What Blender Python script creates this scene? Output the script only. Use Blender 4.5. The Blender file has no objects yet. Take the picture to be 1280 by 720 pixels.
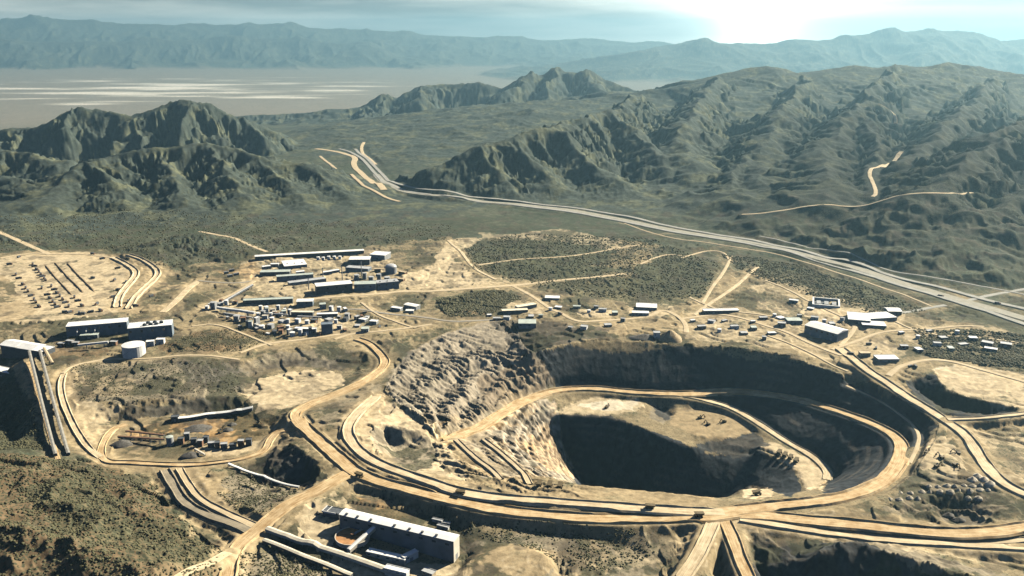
import bpy, math, random
import numpy as np
from mathutils import Vector
random.seed(4); RS = np.random.RandomState(11)
f4 = np.float32
scene = bpy.context.scene
COL = scene.collection

# ------------------------------------------------------------------ camera
FOC, CAMZ, PITCH = 1108.0, 650.0, math.atan(320/1108.0)
cd = bpy.data.cameras.new('camera'); cam = bpy.data.objects.new('camera', cd); COL.objects.link(cam)
cam.location = (0, 0, CAMZ); cam.rotation_euler = (math.pi/2-PITCH, 0, 0)
cd.sensor_width = 36; cd.lens = 36*FOC/1280; cd.clip_start = 5; cd.clip_end = 200000
scene.camera = cam
CP, SP = math.cos(PITCH), math.sin(PITCH)
def ray(u, v):
    a = (u-640)/FOC; b = (360-v)/FOC
    return np.array([a, CP+b*SP, -SP+b*CP])
def PZ(u, v, z):                     # point of a sight line at height z
    d = ray(u, v); return np.array([0, 0, CAMZ]) + d*((z-CAMZ)/d[2])
def PY(u, v, y):                     # point of a sight line at distance y
    d = ray(u, v); return np.array([0, 0, CAMZ]) + d*(y/d[1])

# ------------------------------------------------------------------ noise
_p = np.random.RandomState(3).permutation(256); PERM = np.concatenate([_p, _p]).astype(np.int32)
_a = np.random.RandomState(5).rand(256)*2*np.pi; GX = np.cos(_a).astype(f4); GY = np.sin(_a).astype(f4)
def pn(x, y):
    x = np.asarray(x, f4); y = np.asarray(y, f4)
    xi = np.floor(x); yi = np.floor(y); xf = x-xi; yf = y-yi
    xi = xi.astype(np.int32) & 255; yi = yi.astype(np.int32) & 255
    u = xf*xf*xf*(xf*(xf*6-15)+10); v = yf*yf*yf*(yf*(yf*6-15)+10)
    A = PERM[xi]; B = PERM[(xi+1) & 255]; y1 = (yi+1) & 255
    def g(h, dx, dy): return GX[h]*dx+GY[h]*dy
    n0 = g(PERM[A+yi], xf, yf); n1 = g(PERM[B+yi], xf-1, yf)
    m0 = g(PERM[A+y1], xf, yf-1); m1 = g(PERM[B+y1], xf-1, yf-1)
    a = n0+u*(n1-n0); b = m0+u*(m1-m0)
    return (a+v*(b-a))*1.5
def fbm(x, y, o=4, s=1.0, seed=0.0):
    r = 0; a = 1.0; t = 0
    for i in range(o):
        r = r+a*pn(x*s+seed+17.3*i, y*s-seed+9.1*i); t += a; a *= .5; s *= 2.03
    return r/t
def ridged(x, y, o=4, s=1.0, seed=0.0):
    r = 0; a = 1.0; t = 0; w = 1.0
    for i in range(o):
        n = 1-np.abs(pn(x*s+seed+31.7*i, y*s-seed+5.3*i))*1.35
        n = n*n*w; w = np.clip(n*1.6, 0, 1)
        r = r+a*n; t += a; a *= .5; s *= 2.07
    return r/t
def sst(e0, e1, x):
    t = np.clip((x-e0)/(e1-e0), 0, 1); return t*t*(3-2*t)

# ------------------------------------------------------------------ polar sheet
H_ = CAMZ
r = 250.0; rr = []
while r < 56000:
    rr.append(r)
    fl = (r*r+H_*H_)/H_*.0007
    st = 30 if r < 790 else max(2.2, min(fl, r*.0034))
    r += st
R = np.array(rr)
th = np.concatenate([np.arange(-180, -56, 4.), np.arange(-56, -35, .7), np.arange(-35, 35, .055), np.arange(35, 56, .7), np.arange(56, 180.1, 4.)])
TH = np.radians(th)
NR, NT = len(R), len(TH)
X = (R[:, None]*np.sin(TH)[None, :]).astype(f4); Y = (R[:, None]*np.cos(TH)[None, :]).astype(f4)
def rslice(pts, pad):
    """row and column ranges of the sheet that hold a set of points"""
    pts = np.asarray(pts); rad = np.hypot(pts[:, 0], pts[:, 1]); t = np.arctan2(pts[:, 0], pts[:, 1])
    r0, r1 = rad.min()-pad, rad.max()+pad; dt = pad/max(r0, 100)
    i0, i1 = np.searchsorted(R, r0), np.searchsorted(R, r1); j0, j1 = np.searchsorted(TH, t.min()-dt), np.searchsorted(TH, t.max()+dt)
    return slice(max(i0-1, 0), min(i1+1, NR)), slice(max(j0-1, 0), min(j1+1, NT))

# base: the mine shelf, the pass behind it, and the low valley far off
def base(x, y):
    d = np.hypot(x, y)
    z = np.interp(d, [0, 3300, 4200, 6000, 8000, 12000, 15000, 60000], [0, 0, -22, -62, -165, -440, -520, -520])
    return z.astype(f4)

# ------------------------------------------------------------------ mine surface: membrane over break lines
GX0, GX1, GY0, GY1, CELL = -1792, 1792, 700, 3004, 4
gw, gh = (GX1-GX0)//CELL, (GY1-GY0)//CELL
cs = np.zeros((gh, gw)); cn = np.zeros((gh, gw))
def put(pts):
    pts = np.asarray(pts); i = ((pts[:, 1]-GY0)/CELL).astype(int); j = ((pts[:, 0]-GX0)/CELL).astype(int)
    ok = (i >= 0) & (i < gh) & (j >= 0) & (j < gw)
    np.add.at(cs, (i[ok], j[ok]), pts[ok, 2]); np.add.at(cn, (i[ok], j[ok]), 1)
def dens(P, st):
    P = np.asarray(P, float); out = []
    for a, b in zip(P[:-1], P[1:]):
        n = max(1, int(np.hypot(*(b-a)[:2])/st)); out.append(a+(b-a)*(np.arange(n)/n)[:, None])
    out.append(P[-1:]); return np.concatenate(out)
def smooth(P, it=2):                 # corner cutting
    P = np.asarray(P, float)
    for _ in range(it):
        q = .75*P[:-1]+.25*P[1:]; s = .25*P[:-1]+.75*P[1:]
        m = np.empty((2*len(q), P.shape[1])); m[0::2] = q; m[1::2] = s
        P = np.concatenate([P[:1], m, P[-1:]])
    return P
def W3(L): return np.array([PZ(*p) for p in L])
def BL(L, hw=0, closed=False):
    P = W3(L)
    if closed: P = np.concatenate([P, P[:1]])
    P = smooth(P, 1) if len(P) > 2 else P
    D = dens(P, 2)
    if hw == 0: put(D); return
    t = np.gradient(D[:, :2], axis=0); t /= np.linalg.norm(t, axis=1)[:, None]+1e-9
    for o in np.arange(-hw, hw+.1, 2):
        Q = D.copy(); Q[:, 0] += -t[:, 1]*o; Q[:, 1] += t[:, 0]*o; put(Q)
def inpoly(px, py, P):
    c = np.zeros(px.shape, bool); n = len(P)
    for i in range(n):
        x0, y0 = P[i][0], P[i][1]; x1, y1 = P[(i+1) % n][0], P[(i+1) % n][1]
        if y0 == y1: continue
        c ^= ((y0 > py) != (y1 > py)) & (px < (x1-x0)*(py-y0)/(y1-y0)+x0)
    return c
cgx, cgy = np.meshgrid(GX0+CELL*(np.arange(gw)+.5), GY0+CELL*(np.arange(gh)+.5))
def BP(L):                           # a flat (or sloping) patch: every cell inside fixed to a plane fitted to the corners
    P = W3(L); A = np.c_[P[:, :2], np.ones(len(P))]; k, *_ = np.linalg.lstsq(A, P[:, 2], rcond=None)
    m = inpoly(cgx, cgy, P); z = k[0]*cgx+k[1]*cgy+k[2]
    cs[m] = z[m]; cn[m] = 1

RIM = [(664,440,0),(690,433,0),(713,429,0),(753,425,0),(800,425,0),(858,431,0),(934,437,0),(984,446,0),(1035,461,0),(1082,474,0),(1120,491,0),(1150,508,0),(1173,530,0),(1170,548,0),(1158,568,0),(1140,592,0),(1112,618,0),(1068,632,0),(1010,640,0)]
BL(RIM)
BL([(1058,479,-22),(1102,499,-22),(1135,523,-20),(1150,541,-16),(1147,558,-10),(1136,580,-5)], 3)
RAMP = [(560,548,-30),(580,543,-34),(600,533,-41),(627,517,-50),(660,499,-63),(700,487,-72),(744,485,-75),(794,491,-75),(855,493,-72),(917,488,-68),(984,496,-60),(1035,510,-50),(1085,527,-40),(1119,544,-28),(1130,560,-22),(1122,584,-14),(1102,604,-8),(1068,619,-3),(1018,628,0),(951,634,0),(900,640,0)]
BL(RAMP, 9)
RAMP2 = [(855,494,-73),(885,500,-78),(917,511,-86),(944,526,-88),(984,553,-92),(1018,571,-96),(1036,590,-100),(1034,600,-101)]
BL(RAMP2, 7)
BP([(694,516,-84),(720,503,-83),(745,497,-82),(800,498,-82),(806,505,-83),(790,515,-85),(761,518,-86),(725,517,-85)])
BP([(845,513,-88),(880,512,-90),(917,517,-93),(944,538,-97),(905,548,-98),(880,546,-97),(850,540,-94),(838,530,-91)])
BL([(815,503,-88),(825,512,-97),(838,521,-97)])            # notch between the two inner benches
BP([(942,557,-91),(975,556,-92),(1015,577,-97),(1032,594,-100),(1024,612,-102),(1006,606,-101),(996,588,-99),(968,570,-95),(950,566,-93)])
BL([(694,518,-85),(730,520,-86),(761,520,-87),(805,535,-89),(828,548,-92),(860,557,-98),(890,562,-112),(934,568,-112),(968,572,-103),(992,588,-101),(1003,607,-104),(992,622,-107)])
BL([(694,518,-86),(701,557,-142),(714,581,-172),(728,606,-196)])
BL([(728,606,-196),(765,616,-200),(810,632,-200),(855,648,-200),(900,655,-190)])
BP([(742,618,-200),(800,634,-200),(850,652,-200),(895,660,-195),(870,680,-195),(780,662,-200)])
BP([(922,612,-30),(940,608,-32),(962,611,-32),(966,620,-26),(940,622,-26)])   # little bench inside the near rim
BL([(586,597,-2),(626,597,-5),(660,600,-8),(714,606,-8),(790,613,-8),(855,618,-7),(900,626,-4),(920,628,-1),(951,629,0)], 3)
BL([(566,562,-28),(572,578,-14),(584,592,-6)])
BL([(573,552,-22),(600,573,-30),(624,592,-22)], 3); BL([(603,547,-36),(630,572,-46),(658,597,-26)], 3)
# crest of the western wall
BL([(556,543,-14),(545,532,-6),(530,520,-2),(512,510,-1),(495,502,0),(484,490,0),(492,470,0),(508,448,0),(540,424,0),(590,404,0),(622,402,0),(646,418,0),(664,440,0)])
BL([(628,410,-8),(640,425,-22),(652,440,-30),(670,452,-34)])
# pale western bench with its hollow
BL([(470,498,0),(486,505,-2),(515,521,-9),(540,539,-20),(556,550,-28)], 4); BL([(440,524,1),(460,528,0),(490,530,-4),(520,538,-12),(545,550,-22)], 3)
BL([(440,520,2),(432,542,3),(446,562,3),(468,580,3),(500,592,2),(540,596,0),(586,598,-2)], 3)
BL([(462,537,0),(466,556,1),(486,578,1),(505,588,0),(530,590,-2),(558,580,-12),(562,560,-28),(540,550,-20),(520,540,-11),(490,533,-3)], 0, True)
BL([(482,548,-24),(492,566,-28),(508,578,-28)]); BL([(530,566,-28),(515,553,-24)])
# haul road on the rim and the road to the lower left
MAIN = [(372,524,-3),(382,536,-2),(405,556,-1),(425,574,0),(450,595,0),(500,611,0),(560,626,0),(640,639,0),(714,646,0),(800,649,0),(870,647,0),(920,640,0)]
BL(MAIN, 10)
UPPER = [(470,497,1),(440,522,2),(433,542,3),(446,561,4),(468,578,5),(526,598,5),(576,615,5),(660,626,5),(761,633,4.5),(855,639,2),(905,640,0)]
BL(UPPER, 5)
LOWL = [(436,590,0),(402,610,-3),(369,624,-6),(336,648,-8),(312,668,-10),(290,692,-12),(283,724,-12)]
BL(LOWL, 8)
NWR = [(376,530,-2),(366,518,-2),(385,505,-2),(420,494,-2),(452,478,-1),(477,462,0),(483,450,0),(472,438,0),(461,428,0),(446,424,0)]
BL(NWR, 7)
# scarps and benches west of the pit
BL([(70,466,0),(90,455,0),(140,449,0),(187,449,0),(222,444,0),(262,444,0),(300,452,0),(318,446,0),(345,438,0),(380,434,0),(420,434,0),(450,437,0),(461,445,0)])
BL([(96,500,-9),(135,505,-9),(150,506,-10),(200,500,-9),(250,496,-9),(300,494,-9)])
BL([(132,524,-26),(152,527,-27),(215,521,-27),(262,515,-27),(300,508,-24)])
BP([(305,492,-14),(318,478,-14),(345,468,-14),(395,464,-14),(420,468,-14),(428,482,-13),(395,495,-12),(362,508,-12),(330,512,-13)])
BL([(312,468,-13),(335,457,-14),(370,454,-14),(410,458,-14),(430,464,-13)])
BL([(442,440,-1),(452,452,-10),(440,466,-13)])
BP([(150,540,-27),(180,531,-27),(230,527,-27),(300,520,-25),(335,530,-22),(350,548,-20),(330,562,-22),(280,572,-25),(200,572,-26),(140,568,-26)])
BL([(380,536,-2),(358,545,-12),(345,556,-19)])
BL([(300,574,-24),(335,563,-19),(352,558,-10),(365,558,-4),(380,568,-3),(402,590,-3),(414,601,-3)])
BL([(318,600,-34),(345,610,-38),(372,609,-36),(396,601,-26)])
BL([(288,583,-26),(330,595,-30),(372,611,-26),(392,616,-8)], 2)
# embankment of the long conveyor and the lower-left hill
BL([(36,448,0),(52,505,-8),(76,566,-20)], 14)
BL([(-60,470,-40),(-10,505,-60),(20,555,-40)]); BL([(95,575,-20),(140,582,-25),(190,590,-28),(207,612,-30),(225,640,-30),(262,660,-26),(300,690,-14)])
BL([(-70,590,30),(0,588,26),(60,592,18),(110,606,16),(150,630,18),(190,655,8),(230,690,0)]); BL([(-60,660,62),(0,660,56),(70,668,48),(130,690,40),(180,712,30),(210,740,16)])
BL([(110,606,16),(112,650,26),(100,700,40)])
# terrace strip that steps down from the yard to the lower road
BL([(205,590,-26),(232,630,-24),(300,661,-14)], 5)
BL([(235,588,-25),(275,640,-16),(330,655,-9)], 3)
# yard of the white warehouse
BP([(370,646,-10),(405,628,-9),(424,622,-10),(470,624,-14),(535,632,-14),(560,640,-12),(580,672,-20),(588,700,-27),(570,722,-30),(520,712,-26),(470,700,-20),(420,690,-16)])
BL([(452,604,0),(480,614,0),(529,625,0)]); BL([(450,616,-13),(490,624,-14),(526,630,-14)])
BL([(330,662,-12),(380,690,-18),(430,712,-24),(480,735,-28)], 8)
BL([(330,685,-40),(380,712,-46)])
# sand mound, grey apron and the black heap at the lower edge
BP([(585,700,-4),(613,690,-2),(643,683,-2),(676,689,-2),(690,698,-3),(680,716,-5),(620,730,-7),(575,722,-7)])
BL([(565,708,-24),(600,684,-16),(645,676,-12),(690,682,-14),(706,696,-20),(700,722,-26)])
BL([(560,646,-8),(640,658,-12),(720,664,-14),(800,690,-22),(850,735,-24)])
BL([(1020,690,20),(1065,672,27),(1100,684,26),(1160,704,26),(1230,724,26)])
BL([(1065,672,27),(1062,690,20),(1060,730,-10)]); BL([(940,722,-34),(965,705,-16),(1000,690,-8),(1045,670,0),(1068,662,0),(1120,676,0),(1200,700,0)])
BL([(948,662,-2),(944,690,-18),(950,735,-40),(1050,790,-60),(1200,790,-20)])
# roads right and bottom right
RIGHTR = [(1050,436,2),(1066,447,2),(1085,464,2),(1112,481,2),(1138,499,2),(1186,527,2),(1211,547,2),(1228,577,2),(1250,600,2),(1282,619,2),(1335,640,2)]
BL(RIGHTR, 7)
BR1 = [(905,641,0),(950,643,0),(1000,648,0),(1080,656,0),(1150,665,-1),(1225,668,-2),(1295,658,-2)]; BL(BR1, 7)
BR2 = [(925,648,0),(961,656,-3),(1052,669,-4),(1152,681,-6),(1295,686,-7)]; BL(BR2, 5)
BL([(1060,677,-14),(1140,690,-14),(1290,697,-16)])
DR1 = [(892,650,0),(886,668,-4),(872,696,-8),(852,726,-10)]; DR2 = [(906,650,0),(916,672,-3),(926,700,-6),(938,728,-8)]
BL(DR1, 5); BL(DR2, 5); BL([(902,672,-16),(902,700,-24),(895,726,-28)]); BL([(858,664,-12),(845,690,-20),(815,722,-24)])
# dump with a flat pale top at the right edge, its hollow in front
BP([(1168,462,2),(1200,457,3),(1240,460,3),(1285,470,3),(1340,480,3),(1340,514,2),(1268,510,2),(1215,500,2),(1180,487,2)])
BL([(1136,474,1),(1150,465,2),(1168,462,2)]); BL([(1130,478,1),(1146,500,1),(1186,521,2),(1225,529,2)]); BL([(1180,487,2),(1215,500,2),(1268,510,2)])
BL([(1142,483,-14),(1160,498,-24),(1190,514,-27),(1230,522,-27),(1262,522,-18)])
BL([(1195,524,3),(1240,526,3),(1290,520,3)], 4); BL([(1215,538,-10),(1290,533,-12)])
# equipment lot and trench
BL([(1122,582,-4),(1130,590,-22),(1138,598,-4)])
BP([(1164,635,-16),(1200,634,-16),(1222,642,-16),(1236,656,-16),(1192,656,-16),(1176,646,-16)])
BL([(1158,631,1),(1205,627,1),(1222,632,1),(1250,660,0)]); BL([(1155,632,0),(1180,658,0)])
BL([(1095,630,0),(1125,640,-8),(1180,660,-2)])
# ground away from the workings stays level
for L in ([(-100,400,4),(40,415,2),(220,425,0),(420,420,0),(560,395,0),(640,392,0)], [(700,408,2),(850,418,2),(960,420,2),(1040,436,2)], [(-200,330,8),(0,325,8),(300,335,4),(520,350,2),(760,365,2),(1000,370,2),(1280,430,2),(1400,470,2)],
          [(1180,540,0),(1240,570,0),(1300,600,0)], [(1100,640,0),(1160,615,0),(1250,615,0)], [(700,635,-3),(800,640,-2)]): BL(L)
BL([(300,425,5),(260,428,6),(210,434,4)], 3)
cs[cn > 0] /= cn[cn > 0]; cn = (cn > 0)
cn[0, :] = cn[-1, :] = True; cn[:, 0] = cn[:, -1] = True
cs[0, :] = -30; cs[-1, :] = 0; cs[:, 0] = np.where(np.arange(gh) < 150, -10, 0); cs[:, -1] = 0
lv = [(cs, cn.astype(float))]
for k in range(5):
    a, n = lv[-1]; h2, w2 = a.shape[0]//2*2, a.shape[1]//2*2
    q = lambda m: m[:h2, :w2].reshape(h2//2, 2, w2//2, 2).sum((1, 3))
    nn = q(n); aa = q(a*n)/np.maximum(nn, 1e-9); lv.append((aa, np.minimum(nn, 1)))
z = None
for a, n in reversed(lv):
    if z is None: z = np.zeros_like(a)
    else:
        z2 = np.repeat(np.repeat(z, 2, 0), 2, 1); z = np.zeros_like(a); z[:z2.shape[0], :z2.shape[1]] = z2[:a.shape[0], :a.shape[1]]
    m = n > 0; z[m] = a[m]
    for it in range(220 if a.size < 60000 else 60):
        p = np.pad(z, 1, mode='edge'); z = .25*(p[:-2, 1:-1]+p[2:, 1:-1]+p[1:-1, :-2]+p[1:-1, 2:]); z[m] = a[m]
MZ = z
for _ in range(1):
    p = np.pad(MZ, 1, mode='edge'); MZ = .5*MZ+.125*(p[:-2, 1:-1]+p[2:, 1:-1]+p[1:-1, :-2]+p[1:-1, 2:])
def mine(x, y):
    gx = (x-GX0)/CELL-.5; gy = (y-GY0)/CELL-.5
    ok = (gx > 0) & (gx < gw-1.01) & (gy > 0) & (gy < gh-1.01)
    gx = np.clip(gx, 0, gw-1.01); gy = np.clip(gy, 0, gh-1.01)
    i = gy.astype(int); j = gx.astype(int); fx = gx-j; fy = gy-i
    v = (MZ[i, j]*(1-fx)+MZ[i, j+1]*fx)*(1-fy)+(MZ[i+1, j]*(1-fx)+MZ[i+1, j+1]*fx)*fy
    return np.where(ok, v, 0).astype(f4)

# ------------------------------------------------------------------ mountains: ridge lines with spurs and gullies
def ridge(pts, W, p=1.5, gull=.55, fr=1.0, seed=0.0):
    """pts: (u, v, distance) along the crest; W: half width of its foot"""
    return (np.array([PY(*q) for q in pts]), W, p, gull, fr, seed)
RIDGES_FAR = [
 ridge([(-260,30,40000),(-60,24,39000),(0,22,38500),(60,20,38000),(130,26,38000),(200,27,38000),(280,32,38000),(345,27,37500),(375,31,37500),(400,33,37500),(450,38,37500),(540,41,37500),(640,46,37500),(740,49,37500),(820,53,37000),(900,57,37000)], 7600, 1.5, .5, 1, 3),
 ridge([(-100,46,33000),(60,50,33000),(200,48,33500),(330,44,34000),(450,52,33500)], 3800, 1.4, .7, 1.2, 5),
 ridge([(840,56,26500),(880,49,26000),(930,57,26000),(1000,51,26000),(1040,48,26000),(1060,46,26000),(1090,42,26000),(1118,35,26000),(1130,38,26000),(1165,32,26000),(1185,37,26000),(1215,43,26000),(1250,48,26000),(1285,44,26000),(1330,50,26000),(1450,40,26000)], 6200, 1.5, .5, 1, 9)]
RIDGES_MID = [
 ridge([(425,136,9600),(455,127,9600),(480,117,9600),(500,123,9600),(530,107,9600),(565,103,9700),(590,100,9700),(620,108,9600),(640,100,9600),(665,86,9600),(685,92,9600),(700,80,9700),(715,87,9700),(728,83,9700),(760,97,9600),(790,108,9500),(812,118,9400)], 950, 1.1, .6, 1.2, 21),
 ridge([(700,80,9700),(688,104,9150),(676,128,8700)], 600, 1.2, .6, 1.5, 22), ridge([(665,86,9600),(645,108,9100),(622,128,8700)], 600, 1.2, .6, 1.5, 23),
 ridge([(728,83,9700),(752,112,9000),(770,126,8700)], 700, 1.2, .6, 1.5, 24), ridge([(530,107,9600),(520,128,8900)], 500, 1.2, .6, 1.5, 25),
 ridge([(250,150,9900),(330,142,9900),(400,138,9800),(440,141,9600)], 500, 1.2, .6, 1.5, 26),
 # the broad range on the right
 ridge([(790,120,6900),(815,112,7000),(850,105,7000),(880,99,7000),(905,91,7100),(950,83,7200),(985,87,7200),(1010,88,7100),(1040,85,7100),(1090,84,7200),(1125,78,7300),(1148,82,7300),(1172,79,7300),(1195,83,7300),(1215,82,7200),(1250,90,7100),(1290,98,7000),(1400,95,7000)], 3500, 1.1, .4, .8, 31),
 ridge([(506,241,3680),(538,215,3760),(560,203,3800),(600,186,3880),(640,173,3980),(690,157,4200),(730,147,4500),(770,131,5200),(800,117,6200)], 430, 1.0, .6, 1.1, 32),
 ridge([(600,186,3880),(622,214,3700),(648,246,3500)], 220, 1.0, .6, 1.2, 33), ridge([(640,173,3980),(672,205,3780),(712,246,3520)], 260, 1.0, .6, 1.2, 43), ridge([(690,157,4200),(740,200,3850),(800,244,3500)], 300, 1.0, .6, 1.2, 34),
 ridge([(905,91,7100),(870,130,5400),(850,165,4500),(868,222,3680)], 560, 1.0, .6, 1.1, 35), ridge([(790,150,5100),(786,158,4950)], 240, 1, .5, 1.4, 36), ridge([(760,140,4900),(800,170,4400),(840,215,3800)], 330, 1, .6, 1.2, 44),
 ridge([(1010,88,7100),(985,130,5300),(960,175,4300),(960,235,3380)], 560, 1.0, .6, 1.1, 37), ridge([(960,175,4300),(925,205,3800),(905,240,3400)], 300, 1, .6, 1.2, 45),
 ridge([(1125,78,7300),(1070,135,5000),(1030,185,3950),(1035,238,3120)], 560, 1.0, .6, 1.1, 38), ridge([(1070,135,5000),(1100,180,4000),(1085,225,3350)], 320, 1, .6, 1.2, 46),
 ridge([(1250,90,7100),(1190,150,4600),(1150,190,3750),(1145,235,3080)], 520, 1.0, .6, 1.1, 39),
 ridge([(1420,110,5200),(1330,135,4400),(1282,150,3900),(1230,178,3450),(1190,210,3080),(1168,240,2850)], 500, 1.0, .6, 1.1, 40),
 ridge([(1400,200,3300),(1290,235,2950),(1230,265,2750),(1195,290,2600)], 480, 1.1, .6, 1, 41),
 ridge([(1095,292,2780),(1122,283,2800),(1150,292,2740)], 200, 1.1, .4, 1.3, 42),
 # the hills on the left
 ridge([(-120,172,5000),(0,167,5100),(20,158,5150),(55,159,5150),(92,134,5200),(130,139,5200),(160,144,5200),(185,137,5250),(215,130,5300),(240,125,5300),(268,129,5350),(300,146,5400),(340,165,5500),(378,184,5600)], 500, 1.1, .6, 1.0, 51),
 ridge([(240,125,5300),(225,158,4950)], 230, 1.1, .6, 1.3, 52), ridge([(300,146,5400),(330,170,5150)], 230, 1.1, .6, 1.3, 53), ridge([(92,134,5200),(75,162,4950)], 210, 1.1, .6, 1.3, 54),
 ridge([(40,250,3330),(75,224,3550),(110,204,3700),(150,188,3830),(190,177,3900),(250,172,3930),(290,182,3900),(330,196,3850),(392,211,3780),(420,222,3720),(460,238,3620),(505,260,3460)], 470, 1.0, .7, 1.0, 55),
 ridge([(110,204,3700),(136,220,3520),(166,262,3230)], 210, 1.0, .6, 1.2, 56), ridge([(190,177,3900),(210,205,3660),(236,258,3240)], 240, 1.0, .6, 1.2, 57),
 ridge([(250,172,3930),(284,206,3620),(316,262,3220)], 250, 1.0, .6, 1.2, 58), ridge([(320,193,3860),(360,222,3600),(392,264,3240)], 240, 1.0, .6, 1.2, 59), ridge([(392,211,3780),(430,240,3520),(462,272,3230)], 220, 1.0, .6, 1.2, 60),
 ridge([(-150,190,4100),(-30,180,4200),(30,186,4250),(70,203,4050)], 330, 1.1, .6, 1.2, 61), ridge([(-120,225,3600),(0,215,3700),(50,235,3500)], 260, 1.1, .6, 1.2, 62),
 ridge([(188,312,2600),(214,298,2680),(240,291,2720),(275,297,2720),(300,308,2650)], 150, 1.0, .4, 1.3, 63), ridge([(-100,268,3000),(0,272,3020),(70,285,2950)], 240, 1.0, .5, 1.3, 64)]
def seg_dist(x, y, P):
    best = np.full(x.shape, 1e12, f4); sa = np.zeros(x.shape, f4); za = np.zeros(x.shape, f4); s0 = 0.0
    for a, b in zip(P[:-1], P[1:]):
        dx, dy = b[0]-a[0], b[1]-a[1]; L2 = dx*dx+dy*dy+1e-9
        t = np.clip(((x-a[0])*dx+(y-a[1])*dy)/L2, 0, 1)
        d = (x-a[0]-t*dx)**2+(y-a[1]-t*dy)**2
        m = d < best; best[m] = d[m]; L = math.sqrt(L2)
        sa[m] = s0+t[m]*L; za[m] = a[2]+t[m]*(b[2]-a[2]); s0 += L
    return np.sqrt(best), sa, za
Z = base(X, Y); BASE = Z.copy(); MASK = np.zeros(X.shape, f4)
for far, RL in ((1, RIDGES_FAR), (0, RIDGES_MID)):
    for P, W, p, gull, fr, seed in RL:
        si, sj = rslice(P, W*1.5); x, y = X[si, sj], Y[si, sj]
        if x.size == 0: continue
        wl = W*.5
        wx = x+fbm(x/wl, y/wl, 4, 1, seed)*min(W, 1200)*.20; wy = y+fbm(x/wl, y/wl, 4, 1, seed+50)*min(W, 1200)*.20
        d, s, zr = seg_dist(wx, wy, P)
        rel = np.maximum(zr-BASE[si, sj], 1)
        g = ridged(s/(W*.55)*fr, d/(W*1.7)*fr, 3, 1, seed)-.55
        lam = min(W*.22, 175) if not far else W*.2
        g2 = ridged(s/lam+fbm(x/(lam*3), y/(lam*3), 2)*.9, d/(lam*4.5), 3, 1, seed+9)-.5
        t = d/W*(1-gull*g*sst(0, .35, d/W))
        g3 = ridged(s/(lam*.42)+fbm(x/lam, y/lam, 2)*.8, d/(lam*2.2), 2, 1, seed+19)-.5
        t = t-(g2+.5*g3)*(.25 if not far else .10)*min(1, 800/W if not far else 1)*sst(.02, .22, t)
        h = rel*np.clip(1-t, 0, 1)**p+BASE[si, sj]
        h += rel*(fbm(x/(W*.1), y/(W*.1), 3, 1, seed+3)*.02)*sst(0, .15, 1-t)
        k = (20 if far else 9.0)*sst(0, .12, 1-t)+1e-3; zz = Z[si, sj]
        dd = np.clip(.5+.5*(h-zz)/k, 0, 1); Z[si, sj] = zz+(h-zz)*dd+k*dd*(1-dd)
        MASK[si, sj] = np.maximum(MASK[si, sj], sst(0, .2, 1-t))
# erosion texture over everything that is not the mine
dist = np.hypot(X, Y)
rough = MASK*np.clip((Z-BASE)/120, .0, 1.4)
mid = (dist > 2300) & (dist < 14000)
gz = np.zeros_like(Z)
xm, ym = X[mid], Y[mid]
wx = xm+fbm(xm/300, ym/300, 2)*70; wy = ym+fbm(xm/300, ym/300, 2, 1, 40)*70
gz[mid] = (ridged(wx/1000, wy/1000, 3, 1, 7)-.45)*34*rough[mid]+(ridged(wx/110, wy/110, 3, 1, 2)-.5)*6*np.clip(rough[mid]*2, 0, 1)
farm = dist >= 14000
gz[farm] = (ridged(X[farm]/2600, Y[farm]/2600, 4, 1, 7)-.45)*200*MASK[farm]
Z += gz
# gentle washes on the plain
pl = (dist > 1500) & (dist < 9000)
Z[pl] += fbm(X[pl]/260, Y[pl]/260, 4, 1, 13)*7*sst(1500, 2600, dist[pl])*(1-.5*MASK[pl])
# the mine replaces the shelf
inm = (X > GX0+8) & (X < GX1-8) & (Y > GY0+8) & (Y < GY1-8)
edge = sst(0, 120, X-GX0)*sst(0, 120, GX1-X)*sst(0, 30, Y-GY0)*sst(0, 220, GY1-Y)
near = inm & (dist < 3300)
mz = np.zeros_like(Z); mz[near] = mine(X[near], Y[near])*edge[near]
RIMW = [PZ(*p) for p in RIM]+[PZ(*p) for p in [(951,643,0),(900,646,0),(800,640,-2),(714,630,-3),(640,618,-3),(586,604,-4),(556,590,-8),(545,556,-10),(530,524,-8),(495,505,-6),(480,490,-3),(490,468,0),(506,447,0),(538,423,0),(590,402,0),(640,398,0)]]
pit = np.zeros(X.shape, bool); si, sj = rslice(RIMW, 30); pit[si, sj] = inpoly(X[si, sj], Y[si, sj], RIMW)
# benches cut in the pit walls: terraced height, following the slope
pz = mz[pit]; px_, py_ = X[pit], Y[pit]
wob = fbm(px_/120, py_/120, 3, 1, 3)*4.5+fbm(px_/22, py_/22, 3, 1, 5)*.9
bh = 13.0; q = (pz+wob)/bh; fr = q-np.floor(q)
gyx = MZ; gr = np.hypot(*np.gradient(MZ, CELL)); gi = np.clip(((py_-GY0)/CELL).astype(int), 0, gh-1); gj = np.clip(((px_-GX0)/CELL).astype(int), 0, gw-1)
slope = gr[gi, gj]; tw = sst(np.where(px_ < 90, .03, .07), np.where(px_ < 90, .1, .2), slope)
ter = (np.floor(q)+sst(.42, .90, fr))*bh-wob*.55
sa_, sb_ = PZ(569, 550, -32), PZ(660, 499, -63); sdir = (sb_-sa_)[:2]/np.hypot(*(sb_-sa_)[:2])
s_al = px_*sdir[0]+py_*sdir[1]; s_ac = -px_*sdir[1]+py_*sdir[0]; wst = 1-sst(20, 150, px_)
low = ((px_-sa_[0])*-sdir[1]+(py_-sa_[1])*sdir[0] < 0)
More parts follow.
